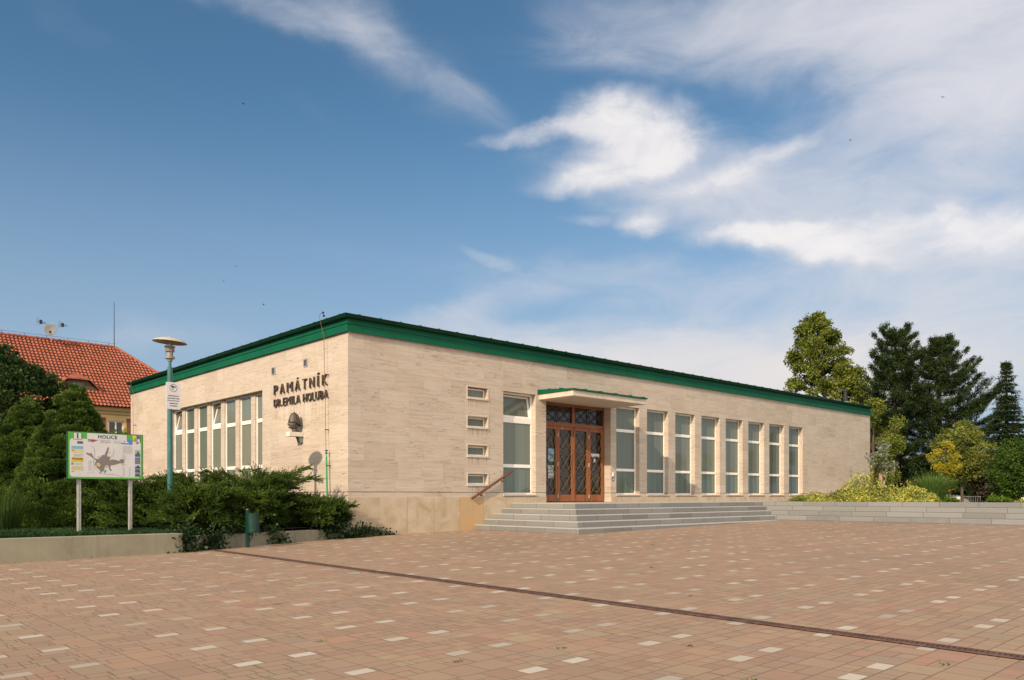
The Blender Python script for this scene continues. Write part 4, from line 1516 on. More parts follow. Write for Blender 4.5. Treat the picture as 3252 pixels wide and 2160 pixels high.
# ------------------------------------------------------------------ litter bin
BN = (-3.18, -1.44)
bz = ground_z(BN[0])
BIN = empty('litter_bin', (*BN, bz), 'dark green round litter bin on a post before the ivied wall', 'litter bin')
bx, by = BN[0] - .03, BN[1] + .03
b = MB()
b.box(bx - .034, bx + .034, by - .034, by + .034, bz - .1, bz + .745)
b.build('post', BINM, BIN, inv=BIN.location, bevel=.006)
b = MB()
b.lathe([(0, bz + .745), (.03, bz + .745), (.038, bz + .765), (.03, bz + .79), (0, bz + .797)], 14, (bx, by, 0))
b.build('post_cap', BINM, BIN, inv=BIN.location)
cxb, cyb = bx + .13 * Rv.x - .06 * Fv.x, by + .13 * Rv.y - .06 * Fv.y
b = MB()
b.lathe([(0, bz + .30), (.120, bz + .30), (.124, bz + .345), (.127, bz + .35), (.124, bz + .356), (.126, bz + .635), (.130, bz + .64), (.126, bz + .646), (.127, bz + .69), (.132, bz + .692), (.132, bz + .70), (.118, bz + .70), (.112, bz + .40), (0, bz + .40)], 28, (cxb, cyb, 0))
b.build('bin_body', BINM, BIN, smooth=False, inv=BIN.location)
b = MB()
b.tube([(bx + .02, by - .02, bz + .10), (cxb, cyb, bz + .27)], .011, 6)
b.box(bx, cxb, min(by, cyb), max(by, cyb), bz + .275, bz + .296)
b.build('brace', BLACK, BIN, inv=BIN.location)

# ------------------------------------------------------------------ house behind, with a red tiled roof
HS = empty('tiled_house', (0, 52, 0), 'ochre house with a red tiled hipped roof behind the cone-shaped conifers', 'house')
HY0, HYR, HZE, HZR, HXR, HXL = 47.0, 53.0, 7.73, 13.15, 10.28, -32.0
OCHRE = pmat('ochre_render', (.52, .36, .16), .85, .08, .8)
b = MB()
hx1 = HXR + 6.0
hw0, hw1 = 8.05, 9.10
wz0, wz1 = 4.9, 6.62
for x0, x1, z0, z1 in ((HXL, hw0, -1, 7.55), (hw1, hx1 - .4, -1, 7.55), (hw0, hw1, -1, wz0), (hw0, hw1, wz1, 7.55)):
    b.box(x0, x1, HY0, HY0 + .4, z0, z1)
b.box(hx1 - .8, hx1 - .401, HY0 + .401, 59, -1, 7.55)
b.build('wall', OCHRE, HS, inv=HS.location)
b = MB()
b.box(HXL, hx1 - .3, HY0 - .22, HY0 - .001, 7.34, 7.60)
b.box(HXL, hx1 - .35, HY0 - .10, HY0 - .002, 7.10, 7.339)
b.build('cornice', pmat('cornice_render', (.40, .27, .12), .85, .06), HS, inv=HS.location)
DRED = pmat('dark_red_render', (.20, .065, .05), .8, .1)
for x0, x1 in ((hw0 - .85, hw0 - .2), (hw1 + .2, hw1 + .85)):
    b = MB()
    b.box(x0, x1, HY0 - .03, HY0 - .001, wz0 - .6, wz1 + .22)
    b.build('wall_panel', DRED, HS, inv=HS.location)
b = MB()
for x0, x1 in ((hw0, hw0 + .07), ((hw0 + hw1) / 2 - .05, (hw0 + hw1) / 2 + .05), (hw1 - .07, hw1)):
    b.box(x0, x1, HY0 + .12, HY0 + .19, wz0, wz1)
b.box(hw0 + .07, hw1 - .07, HY0 + .125, HY0 + .185, wz1 - .08, wz1)
b.box(hw0 + .07, hw1 - .07, HY0 + .125, HY0 + .185, wz0, wz0 + .08)
hwn = b.build('window', WHITE, HS, inv=HS.location)
g = MB()
g.face([(hw0, HY0 + .16, wz0), (hw1, HY0 + .16, wz0), (hw1, HY0 + .16, wz1), (hw0, HY0 + .16, wz1)])
g.build('glass', DGLASS, hwn)


def tile_mat():
    m, t = new_mat('red_roof_tiles')
    g = t.n('ShaderNodeNewGeometry')
    tc = t.n('ShaderNodeTexCoord').outputs['Object']
    n1 = t.noise(tc, 2.2, 5, .6)
    n2 = t.noise(tc, .35, 3, .5)
    c = t.ramp(n1.outputs[0], [(.3, (.19, .052, .028)), (.5, (.28, .078, .041)), (.7, (.35, .108, .058))])
    c = t.mix(t.m('MULTIPLY', t.sstep(n2.outputs[0], .5, .75), .4), c, (.16, .065, .042))
    bs = t.n('ShaderNodeBsdfPrincipled', None, Base_Color=c, Roughness=.7)
    finish(t, bs)
    return m


TILE = tile_mat()
ez = .5
ye = HY0 - .55
run, rs = HYR - ye, HZR - (HZE - .1)
nrow, tw = 22, .265
x_l, x_r = -14.0, HXR + run
ncol = int((x_r - x_l) / tw)
vs, fs, idx = [], [], {}
SUB = 5
for r in range(nrow):
    for e in range(2):
        s_ = (r + e * 1.04) / nrow
        lift = .075 * (1 - e) + .0
        for c_ in range(ncol * SUB + 1):
            x = x_l + c_ * tw / SUB
            ph = 2 * math.pi * c_ / SUB
            xm = HXR + run * (1 - s_)
            h = .045 * math.cos(ph) + lift
            idx[(r, e, c_)] = len(vs)
            vs.append((min(x, xm), ye + run * s_ - h * .65, HZE - .1 + rs * s_ + h * .75))
for r in range(nrow):
    for c_ in range(ncol * SUB):
        fs.append((idx[(r, 0, c_)], idx[(r, 0, c_ + 1)], idx[(r, 1, c_ + 1)], idx[(r, 1, c_)]))
b = MB()
b.add(vs, fs)
b.face([(HXR, HYR, HZR), (x_r, ye, HZE - .1), (x_r, 2 * HYR - ye, HZE - .1)])
b.face([(x_l, HYR, HZR), (HXR, HYR, HZR), (x_r, 2 * HYR - ye, HZE - .1), (x_l, 2 * HYR - ye, HZE - .1)])
rf = b.build('roof', TILE, HS, inv=HS.location)
b = MB()
for i in range(int((HXR - x_l) / .38)):
    x = HXR - i * .38
    b.tube([(x, HYR, HZR + .02), (x - .40, HYR, HZR + .05)], [.11, .14], 10)
nh = 24
for i in range(nh):
    p = Vector((HXR, HYR, HZR + .03)).lerp(Vector((x_r, ye, HZE - .05)), i / nh)
    q = Vector((HXR, HYR, HZR + .03)).lerp(Vector((x_r, ye, HZE - .05)), (i + 1.05) / nh)
    b.tube([p, q], [.13, .105], 10)
b.build('ridge_tile', TILE, rf)
# dormer with a dark boarded face
DW = pmat('old_boards', (.10, .065, .035), .8, .25, 6, stretch=(10, 1, 1))
dyf = 47.85
b = MB()
XZ = lambda pts, y0, y1, bb: bb.prism(pts, -y1, -y0, M=FR)
XZ([(4.55, 8.62), (7.75, 8.62), (6.85, 9.52), (5.55, 9.52)], dyf, dyf + .05, b)
dm = b.build('dormer', DW, HS, inv=HS.location)
b = MB()
XZ([(5.85, 8.95), (6.6, 8.95), (6.6, 9.36), (5.85, 9.36)], dyf - .02, dyf - .005, b)
b.build('dormer_window', DGLASS, dm)
b = MB()
top = [(4.3, 8.60), (5.45, 9.66), (6.2, 9.68), (6.95, 9.66), (8.0, 8.60)]
for i in range(4):
    (xa, za), (xb, zb) = top[i], top[i + 1]
    yb_ = lambda z: ye + run * ((z + .06) - (HZE - .1)) / rs + 1.2
    b.add([(xa, dyf - .22, za), (xb, dyf - .22, zb), (xb, yb_(zb), zb + .30), (xa, yb_(za), za + .12),
           (xa, dyf - .22, za - .09), (xb, dyf - .22, zb - .09)], [(0, 1, 2, 3), (4, 5, 1, 0)])
b.add([(5.45, dyf - .1, 9.69), (6.95, dyf - .1, 9.69), (6.2, dyf + .9, 10.25)], [(0, 1, 2)])
b.build('dormer_roof', TILE, dm)
b = MB()
b.tube([(10.2, HYR, HZR), (10.2, HYR, HZR + 3.75)], [.035, .02], 8)
for i in range(14):
    x = HXR - .5 - i * 1.5
    b.tube([(x, HYR, HZR + .1), (x, HYR, HZR + .33)], .018, 5)
b.tube([(HXR, HYR, HZR + .33), (-13, HYR, HZR + .33)], .010, 5)
b.build('lightning_rod', BLACK, rf)
AN = empty('roof_aerial', (5.55, 52.7, 13.1), 'satellite dish and two small aerials on a mast on the tiled ridge', 'aerial')
b = MB()
b.tube([(5.55, 52.7, 13.0), (5.55, 52.7, 14.45)], .035, 8)
b.tube([(4.85, 52.7, 14.32), (6.35, 52.7, 14.28)], .02, 6)
b.build('mast', STEEL, AN, inv=AN.location)
for x0, zz, up in ((4.85, 14.42, 1), (6.35, 14.40, 1)):
    b = MB()
    b.tube([(x0 - .30, 52.55, zz), (x0 + .35, 52.85, zz)], .016, 5)
    for k in range(6):
        f_ = k / 5
        px_, py_ = x0 - .30 + .65 * f_, 52.55 + .3 * f_
        b.tube([(px_, py_, zz - .30 + .05 * k), (px_, py_, zz + .30 - .05 * k)], .010, 4)
    b.box(x0 - .1, x0 + .06, 52.6, 52.75, zz - .14, zz + .14)
    b.build('aerial_rods', BLACK, AN, inv=AN.location)
b = MB()
M = Matrix.Translation((5.38, 52.25, 13.82)) @ Matrix.Rotation(R_(-20), 4, 'Z') @ Matrix.Rotation(R_(82), 4, 'X')
b.lathe([(0, 0), (.16, .01), (.30, .036), (.42, .072), (.43, .08), (.41, .08), (.29, .048), (0, .016)], 28, M=M)
b.build('dish', pmat('shaded_dish_grey', (.20, .19, .18), .6, .05), AN, smooth=True, inv=AN.location)  # grey darkened: shade on the dish put into its colour
b = MB()
b.tube([(5.38, 52.25, 13.35), (5.25, 51.65, 13.55)], .015, 5)
b.box(5.17, 5.30, 51.55, 51.72, 13.48, 13.62)
b.build('receiver', BLACK, AN, inv=AN.location)

# ------------------------------------------------------------------ foliage
RNG = np.random.default_rng(11)


def unit(v):
    return v / np.maximum(np.linalg.norm(v, axis=-1, keepdims=True), 1e-9)


def kites(c, d, L, w, side=None, bend=0.0):
    """leaf shapes: c base points, d axis directions, L lengths, w half widths"""
    n = len(c)
    L = np.broadcast_to(L, (n,))[:, None]
    w = np.broadcast_to(w, (n,))[:, None]
    if side is None:
        side = RNG.normal(size=(n, 3))
    side = unit(np.cross(d, side))
    nrm = np.cross(d, side)
    m = c + d * L * .45
    tip = c + d * L - nrm * L * bend
    return np.stack([c, m + side * w, tip, m - side * w], axis=1)


BARK = pmat('bark', (.085, .062, .045), .9, .3, 7, .6, 25, stretch=(1, 1, .3))
BARK_P = pmat('pine_bark', (.055, .036, .028), .9, .3, 6, .6, 20, stretch=(1, 1, .4))


def crown_tree(name, loc, H, trunk_h, radius, label, cat, mat, ncl=70, per=130, leaf=.16, clr=.55, trunk_r=.16, shape=None, seed=1, group=None, bark=None, lean=(0, 0), flatten=.7):
    """broad-leaved tree: trunk, limbs reaching every clump, leaves in uneven clumps with gaps between"""
    rg = np.random.default_rng(seed)
    root = empty(name, loc, label, cat, group)
    shape = shape or (lambda k: math.sin(math.pi * min(1, k * .92 + .08)) ** .7)
    cl = []
    while len(cl) < ncl:
        k = rg.random()
        r = radius * shape(k) * (0.35 + .65 * rg.random() ** .45)
        a = rg.random() * 2 * math.pi
        z = trunk_h + (H - trunk_h - clr * .4) * k
        cl.append((r * math.cos(a) + lean[0] * k, r * math.sin(a) + lean[1] * k, z, clr * (.6 + .7 * rg.random()) * (1 - .35 * k)))
    cl = np.array(cl)
    P = []
    D = []
    for x, y, z, r in cl:
        n = int(per * (r / clr) ** 2) + 12
        v = unit(rg.normal(size=(n, 3))) * (r * rg.random((n, 1)) ** .42)
        v[:, 2] *= flatten
        P.append(np.array([x, y, z]) + v)
        d = unit(v + rg.normal(size=(n, 3)) * r * .7)
        d[:, 2] -= .35
        D.append(unit(d))
    P, D = np.concatenate(P), np.concatenate(D)
    L = leaf * (.65 + .7 * rg.random(len(P)))
    np_mesh('crown', kites(P, D, L, L * .36, bend=.12), 4, mat, root)
    b = MB()
    b.tube([(0, 0, -1.6), (.0, 0, trunk_h * .5), (lean[0] * .2, lean[1] * .2, trunk_h), (lean[0] * .7, lean[1] * .7, H * .72), (lean[0], lean[1], H * .9)],
           [trunk_r * 1.15, trunk_r, trunk_r * .85, trunk_r * .4, trunk_r * .15], 10)
    for x, y, z, r in cl[:: max(1, len(cl) // 34)]:
        k = max(trunk_h * .8, z - .35 * math.hypot(x, y) - .3)
        kk = (k - trunk_h) / max(.1, H - trunk_h)
        p0 = Vector((lean[0] * kk, lean[1] * kk, k))
        p1 = Vector((x, y, z))
        b.tube([p0, p0.lerp(p1, .5) + Vector((0, 0, -.05 * H * .1)), p1], [trunk_r * .38 * (1 - .5 * kk), trunk_r * .22, trunk_r * .07], 6)
    b.build('trunk', bark or BARK, root)
    return root


def pine_tree(name, loc, H, label, mat, rad=lambda k: 2.6, z0=.2, seed=1, group=None, side=(0, 0), tuft=.34, dens=1.0):
    rg = np.random.default_rng(seed)
    root = empty(name, loc, label, 'tree', group)
    b = MB()
    b.tube([(0, 0, -1.6), (.05, .02, H * .3), (-.04, .05, H * .6), (0, 0, H * .97)], [.26, .21, .13, .03], 10)
    T, TD = [], []
    z = H * z0
    while z < H * .97:
        k = z / H
        nb = rg.integers(5, 8) if k > .4 else rg.integers(3, 5)
        a0 = rg.random() * 6.28
        for i in range(nb):
            a = a0 + i * 6.28 / nb + rg.normal() * .25
            ux, uy = math.cos(a), math.sin(a)
            L = rad(k) * (.62 + .5 * rg.random()) * (1 + side[0] * max(0, ux * Rv.x + uy * Rv.y))
            up = .25 + .55 * k + rg.normal() * .08
            pts = []
            for s in np.linspace(0, 1, 6):
                pts.append(Vector((ux * L * s, uy * L * s, z + L * up * (.15 * s + .55 * s * s) - .05 * L * math.sin(s * 3))))
            b.tube(pts, [.05 * (1 - k) + .022, .045 * (1 - k) + .018, .03, .022, .015, .008], 6)
            ns = int(max(3, L * 3.6 * dens))
            for s in np.linspace(.36, 1, ns):
                p = pts[0].lerp(pts[-1], float(s))
                q = pts[min(5, int(s * 5))].lerp(pts[min(5, int(s * 5) + 1)], float(s * 5 - int(s * 5)))
                tw = L * .30 * (1.15 - s) + .12
                for sg in (-1, 0, 1):
                    if sg == 0 and s < .8 and rg.random() < .5:
                        continue
                    lat = Vector((-uy, ux, 0)) * sg * tw * (.6 + .7 * rg.random())
                    e = q + lat + Vector((ux, uy, 0)) * tw * .5 + Vector((0, 0, .10 + .12 * rg.random()))
                    T.append(e)
                    TD.append((ux * .5 + (-uy) * sg * .5, uy * .5 + ux * sg * .5, .75))
                    if sg and rg.random() < .8:
                        e2 = q + lat * .5 + Vector((ux, uy, 0)) * tw * .2 + Vector((0, 0, .04 + .1 * rg.random()))
                        T.append(e2)
                        TD.append((ux * .4, uy * .4, .8))
        z += .36 + .30 * rg.random()
    for q in range(8):
        T.append(Vector((rg.normal() * .1, rg.normal() * .1, H * .93 + .08 * q * H / 12)))
        TD.append((0, 0, 1))
    T = np.array([v[:] for v in T])
    TD = unit(np.array(TD))
    n = 60
    C = np.repeat(T, n, axis=0) + rg.normal(size=(len(T) * n, 3)) * .075 + np.repeat(TD, n, axis=0) * (.26 * rg.random((len(T) * n, 1)) - .13)
    D = unit(np.repeat(TD, n, axis=0) + rg.normal(size=(len(C), 3)) * .85)
    L = tuft * (.6 + .6 * rg.random(len(C)))
    np_mesh('crown', kites(C - D * .08, D, L, .012 + .008 * rg.random(len(C))), 4, mat, root)
    b.build('trunk', BARK_P, root)
    return root


def spruce_tree(name, loc, H, base_r, label, mat, seed=2, z0=.06, group=None):
    rg = np.random.default_rng(seed)
    root = empty(name, loc, label, 'tree', group)
    b = MB()
    b.tube([(0, 0, -1.6), (0, 0, H * .5), (0, 0, H)], [.2, .11, .015], 8)
    P, D, Ls = [], [], []
    z = H * z0
    while z < H * .985:
        k = z / H
        R = base_r * (1 - k) ** .9 + .06
        nb = int(7 + 6 * (1 - k))
        a0 = rg.random() * 6.28
        for i in range(nb):
            a = a0 + i * 6.28 / nb + rg.normal() * .15
            L = R * (.55 + .62 * rg.random())
            ux, uy = math.cos(a), math.sin(a)
            if L > .3:
                b.tube([(0, 0, z), (ux * L * .5, uy * L * .5, z - .12 * L), (ux * L, uy * L, z - .10 * L)], [.025, .016, .006], 5)
            m = max(4, int(L * 11))
            for s in np.linspace(.15, 1, m):
                px, py, pz = ux * L * s, uy * L * s, z - .25 * L * s + .16 * L * s * s
                for sg in (-1, 1):
                    ln = (.10 + .38 * L * (1.05 - s)) * (.7 + .5 * rg.random())
                    dx, dy = ux * .75 - uy * sg * .65, uy * .75 + ux * sg * .65
                    P.append((px + rg.normal() * .03, py + rg.normal() * .03, pz + rg.normal() * .035))
                    D.append((dx, dy, -.28 + rg.normal() * .10))
                    Ls.append(ln)
        z += .12 + .14 * rg.random() + .05 * (1 - k)
    P, D, Ls = np.array(P), unit(np.array(D)), np.array(Ls)
    side = np.tile(np.array([[0, 0, 1.0]]), (len(P), 1)) + RNG.normal(size=(len(P), 3)) * .25
    V = [kites(P, D, Ls, Ls * .13 + .012, side)]
    for q in range(6):
        f_ = .12 + .88 * rg.random(len(P))
        c = P + D * (Ls * f_)[:, None]
        d2 = unit(D + rg.normal(size=D.shape) * .7)
        l2 = .10 + .07 * rg.random(len(P))
        V.append(kites(c, d2, l2, .016))
    np_mesh('crown', np.concatenate(V), 4, mat, root)
    b.build('trunk', BARK, root)
    return root


def dense_cone(name, loc, H, R, label, mat, core, seed=3, group=None):
    """close-grown dwarf conifer: lumpy cone built of short upswept sprays over a dark inside"""
    rg = np.random.default_rng(seed)
    root = empty(name, loc, label, 'conifer', group)
    prof = lambda k: R * (1 - k) ** .78 * (.80 + .2 * min(1, k / .10)) if k < 1 else 0
    P, D = [], []
    nl = 560
    for i in range(nl):
        k = 1 - rg.random() ** .62
        k = min(.985, k)
        a = rg.random() * 6.283
        r = prof(k)
        lr = (.10 + .15 * (1 - k)) * (.6 + .7 * rg.random())
        c = np.array([r * math.cos(a), r * math.sin(a), H * k])
        o = unit(np.array([math.cos(a), math.sin(a), .55]))
        n = int(150 + 260 * (lr / .2) ** 2)
        v = unit(rg.normal(size=(n, 3)) + o * .9)
        P.append(c + v * lr * np.array([1, 1, .62]) * (.75 + .35 * rg.random((n, 1))))
        d = unit(v * .8 + np.array([0, 0, .55]) + o * .3 + rg.normal(size=(n, 3)) * .25)
        D.append(d)
    P, D = np.concatenate(P), np.concatenate(D)
    L = .040 + .030 * rg.random(len(P))
    np_mesh('foliage', kites(P - D * .02, D, L, L * .19), 4, mat, root)
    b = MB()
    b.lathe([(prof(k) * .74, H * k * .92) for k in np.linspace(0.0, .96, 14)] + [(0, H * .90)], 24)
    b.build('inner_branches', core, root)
    b = MB()
    b.tube([(0, 0, -.3), (0, 0, H * .9)], [.09, .02], 8)
    b.build('trunk', BARK, root)
    return root


def juniper(name, loc, R, H, label, mat, core, seed=4, nb=120, fx=1.0, fy=1.0, group=None):
    """spreading juniper: arching boughs with feathered tips"""
    rg = np.random.default_rng(seed)
    root = empty(name, loc, label, 'shrub', group)
    b = MB()
    V = []
    for i in range(nb):
        a = rg.random() * 6.283
        lo = rg.random()
        plume = rg.random() < .16
        L = R * (.55 + .5 * rg.random()) * (1.12 if plume else 1)
        ux, uy = math.cos(a) * fx, math.sin(a) * fy
        zt = H * (.12 + .92 * (1 - lo ** .8) * (.75 + .3 * rg.random()))
        reach = L * (.35 + .65 * lo ** .5)
        ss = np.linspace(0, 1, 9)
        if plume:
            lo = .45 + .3 * rg.random()
            zt = H * (.70 + .32 * rg.random())
            reach = L * (.55 + .3 * rg.random())
        droop = (.16 if plume else .10) * H * rg.random()
        bough = np.stack([ux * reach * ss, uy * reach * ss, .05 + zt * (1 - (1 - ss) ** 1.8) - droop * ss ** 4], 1)
        b.tube([tuple(p) for p in bough], [.022, .02, .018, .015, .012, .010, .008, .006, .004], 5)
        m = 21
        s = .18 + .75 * (np.arange(m) + rg.random(m)) / m
        base = np.stack([np.interp(s, ss, bough[:, j]) for j in range(3)], 1)
        ax = unit(np.stack([np.interp(np.minimum(1, s + .06), ss, bough[:, j]) for j in range(3)], 1) - base + 1e-6)
        ax[-2:] = unit(bough[-1] - bough[-2])
        for q in range(2):
            sg = np.where(np.arange(m) % 2 == q, 1.0, -1.0)
            lat = unit(np.cross(ax, np.tile([[0, 0, 1.0]], (m, 1)) + rg.normal(size=(m, 3)) * .35)) * sg[:, None]
            td = unit(ax * .85 + lat * .6 + np.array([0, 0, .18]) + rg.normal(size=(m, 3)) * .12)
            tl = (.15 + .24 * (1.1 - s)) * (.7 + .6 * rg.random(m))
            nk = 18
            f_ = (np.arange(nk) + .5) / nk
            for g_ in range(nk):
                c = base + td * (tl * f_[g_])[:, None]
                l2 = unit(np.cross(td, rg.normal(size=(m, 3))))
                d = unit(td * .85 + l2 * .55)
                V.append(kites(c, d, (.062 - .030 * f_[g_]) * (.8 + .5 * rg.random(m)), .0085))
    np_mesh('foliage', np.concatenate(V), 4, mat, root)
    b.build('branches', BARK, root)
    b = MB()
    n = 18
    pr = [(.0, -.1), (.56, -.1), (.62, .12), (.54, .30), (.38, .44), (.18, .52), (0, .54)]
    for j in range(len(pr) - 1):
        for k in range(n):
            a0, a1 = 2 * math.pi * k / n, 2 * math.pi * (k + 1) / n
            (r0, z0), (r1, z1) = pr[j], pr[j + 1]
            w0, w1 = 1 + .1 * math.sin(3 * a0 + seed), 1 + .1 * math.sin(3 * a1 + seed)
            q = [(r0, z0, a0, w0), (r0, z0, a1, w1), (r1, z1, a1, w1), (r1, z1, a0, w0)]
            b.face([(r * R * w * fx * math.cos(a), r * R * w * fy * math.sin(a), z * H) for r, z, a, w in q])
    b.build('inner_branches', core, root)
    return root


def leaf_heap(name, loc, dims, n, leaf, label, cat, mat, seed=5, group=None, sprigs=0, kind=None, wl=.38):
    """low leafy shrub or ground cover: leaves over an uneven heap, single sprigs standing out"""
    rg = np.random.default_rng(seed)
    sx, sy, sz = dims
    root = empty(name, loc, label, cat, group) if sprigs else None
    q = rg.random((n, 2)) * 2 - 1
    q = q[(q ** 2).sum(1) < 1]
    n = len(q)
    e = 1 - (q ** 2).sum(1)
    bump = .55 + .25 * np.sin(q[:, 0] * sx * 3.1 + seed) + .2 * np.sin(q[:, 1] * sy * 4.3 + 1.7 * seed) + .25 * np.sin(q[:, 0] * sx * 6.7 + q[:, 1] * 5)
    tab = .55 + .75 * rg.random((9, 9))
    gi = np.clip(((q + 1) * 4.5 + rg.normal(size=q.shape) * .22).astype(int), 0, 8)
    top = sz * np.clip(e, 0, 1) ** .45 * np.clip(bump, .25, 1.1) * tab[gi[:, 0], gi[:, 1]]
    z = top * (1 - .75 * rg.random(n) ** 2.2) + .01
    P = np.stack([q[:, 0] * sx, q[:, 1] * sy, z], 1)
    D = unit(np.stack([q[:, 0] * .5, q[:, 1] * .5, np.full(n, .5)], 1) + rg.normal(size=(n, 3)) * .6)
    V = [kites(P, D, leaf * (.6 + .8 * rg.random(n)), leaf * wl, bend=.15)]
    b = MB()
    for i in range(sprigs):
        u = rg.random(2) * 1.5 - .75
        h = sz * (.8 + .75 * rg.random())
        tip = Vector((u[0] * sx * 1.1, u[1] * sy * 1.1, h))
        bs = Vector((u[0] * sx, u[1] * sy, .02))
        b.tube([bs, bs.lerp(tip, .6), tip], [.008, .006, .003], 5)
        m = 26
        f_ = .35 + .65 * rg.random(m)
        c = np.array(bs)[None] + (np.array(tip) - np.array(bs))[None] * f_[:, None]
        d = unit(rg.normal(size=(m, 3)) + [0, 0, .5])
        V.append(kites(c, d, leaf * (.7 + .6 * rg.random(m)), leaf * .36))
    o = np_mesh('leaves' if sprigs else name, np.concatenate(V), 4, mat, root)
    if not sprigs:
        o.location = loc
        return tag(o, label, cat, group)
    b.build('stems', BARK, root)
    return root


def grass_clump(name, loc, n, R, H, label, mat, seed=6, spread=.6, w=.008, cat='grass', group=None):
    rg = np.random.default_rng(seed)
    a = rg.random(n) * 6.283
    r0 = R * .35 * np.sqrt(rg.random(n))
    h = H * (.6 + .45 * rg.random(n))
    out = spread * H * rg.random(n) ** .8
    segs = 5
    s = np.linspace(0, 1, segs + 1)
    ux, uy = np.cos(a), np.sin(a)
    sd_ = unit(np.stack([-uy + rg.normal(size=n) * .5, ux + rg.normal(size=n) * .5, np.zeros(n)], 1))
    quads = []
    pts = [np.stack([ux * (r0 + out * t_ ** 1.7), uy * (r0 + out * t_ ** 1.7), h * (t_ - .30 * t_ ** 3 * (out / (spread * H)))], 1) for t_ in s]
    for i in range(segs):
        w0, w1 = w * (1 - s[i]) + .002, w * (1 - s[i + 1]) + .001
        quads.append(np.stack([pts[i] - sd_ * w0, pts[i] + sd_ * w0, pts[i + 1] + sd_ * w1, pts[i + 1] - sd_ * w1], 1))
    o = np_mesh(name, np.concatenate(quads), 4, mat)
    o.location = loc
    return tag(o, label, cat, group)


def ivy(name, label, pts, n, leaf, mat, seed=7, rad=.16):
    """ivy strand: leaves scattered round a polyline of (x, y, z)"""
    rg = np.random.default_rng(seed)
    pts = [np.array(p, float) for p in pts]
    root = empty(name, tuple(pts[0]), label, 'ivy', 'ivy hanging over the low wall')
    k = rg.random(n) * (len(pts) - 1)
    i = np.minimum(k.astype(int), len(pts) - 2)
    f_ = (k - i)[:, None]
    P = np.array([pts[j] for j in i]) * (1 - f_) + np.array([pts[j + 1] for j in i]) * f_
    P += rg.normal(size=(n, 3)) * rad * np.array([1, .45, .9])
    P[:, 2] = np.maximum(P[:, 2], ground_z(P[:, 0]) + .012)
    P -= pts[0]
    D = unit(np.array([-.3, -.8, -.35]) + rg.normal(size=(n, 3)) * .75)
    L = leaf * (.6 + .8 * rg.random(n))
    V = kites(P, D, L, L * .42, bend=.15)
    np_mesh('leaves', V, 4, mat, root)
    b = MB()
    b.tube([tuple(p - pts[0]) for p in pts], .007, 5)
    b.build('stem', BARK, root)
    return root


SPR_G = leaf_mat('dwarf_spruce_needles', (.040, .085, .014), (.105, .175, .028), (.18, .26, .045), .6, .15)
JUN_G = leaf_mat('juniper_scales', (.028, .062, .010), (.068, .120, .016), (.15, .205, .032), .6, .2)
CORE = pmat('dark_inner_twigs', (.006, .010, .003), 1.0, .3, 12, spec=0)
DARK_G = leaf_mat('dark_leaves', (.022, .048, .012), (.045, .085, .020), (.085, .135, .035), .5, .2)
LIME_G = leaf_mat('lime_leaves', (.10, .14, .022), (.215, .25, .040), (.37, .37, .08), .5, .35)
PINE_G = leaf_mat('pine_needles', (.014, .030, .009), (.034, .060, .016), (.085, .115, .030), .6, .12)
FIR_G = leaf_mat('spruce_needles', (.014, .030, .009), (.030, .052, .013), (.065, .085, .018), .6, .12)
MAP_G = leaf_mat('maple_leaves', (.12, .15, .028), (.22, .25, .05), (.40, .40, .10), .5, .35)
GOLD_G = leaf_mat('golden_leaves', (.30, .27, .02), (.45, .37, .03), (.52, .44, .07), .5, .4)
YEL_G = leaf_mat('variegated_leaves', (.12, .17, .03), (.52, .50, .09), (.68, .63, .22), .5, .3)
MID_G = leaf_mat('mid_green_leaves', (.035, .08, .012), (.07, .13, .018), (.12, .19, .03), .5, .35)
SIL_G = leaf_mat('silver_leaves', (.14, .18, .12), (.24, .28, .20), (.33, .36, .28), .5, .3)
BUSH_G = leaf_mat('bright_bush_leaves', (.06, .12, .014), (.11, .19, .02), (.18, .27, .035), .5, .35)
PALE_G = leaf_mat('pale_bush_leaves', (.11, .17, .025), (.19, .25, .04), (.30, .34, .09), .5, .35)
BROWN_G = leaf_mat('bronze_leaves', (.035, .030, .018), (.065, .055, .028), (.11, .085, .05), .5, .25)
IVY_G = leaf_mat('ivy_leaves', (.018, .04, .014), (.04, .075, .024), (.10, .15, .05), .4, .2)
GRS_G = leaf_mat('grass_blades', (.035, .075, .014), (.07, .12, .02), (.13, .17, .04), .6, .3)
MIS_G = leaf_mat('silver_grass_blades', (.085, .16, .03), (.14, .235, .045), (.23, .32, .09), .6, .3)

# --- left side
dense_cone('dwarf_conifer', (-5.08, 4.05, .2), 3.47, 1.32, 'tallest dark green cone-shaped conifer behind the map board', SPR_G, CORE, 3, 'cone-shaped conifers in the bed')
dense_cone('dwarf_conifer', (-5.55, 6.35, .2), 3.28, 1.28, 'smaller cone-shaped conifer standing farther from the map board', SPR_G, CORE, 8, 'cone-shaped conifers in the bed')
crown_tree('broadleaf_tree', (-3.1, 25.4, 0), 8.3, 1.2, 3.9, 'large dark broad-leaved tree standing before the red tiled roof', 'tree', DARK_G, 210, 560, .16, .95, .25, seed=21, lean=(-.5, .4))
crown_tree('broadleaf_bush', (-7.6, 15.0, .1), 3.3, .3, 1.7, 'pale yellow-green bush behind the smaller cone-shaped conifer', 'bush', PALE_G, 46, 260, .09, .5, .06, seed=22)
crown_tree('broadleaf_bush', (1.5, 21.8, .1), 4.05, .5, 1.0, 'thin leafy bush in front of the ochre house window', 'bush', LIME_G, 26, 90, .10, .4, .05, seed=23)
grass_clump('reed_clump', (-6.85, 2.3, .22), 420, 1.0, 1.05, 'tall reedy grass growing at the foot of the smaller conifer', GRS_G, 31, .35, .007)
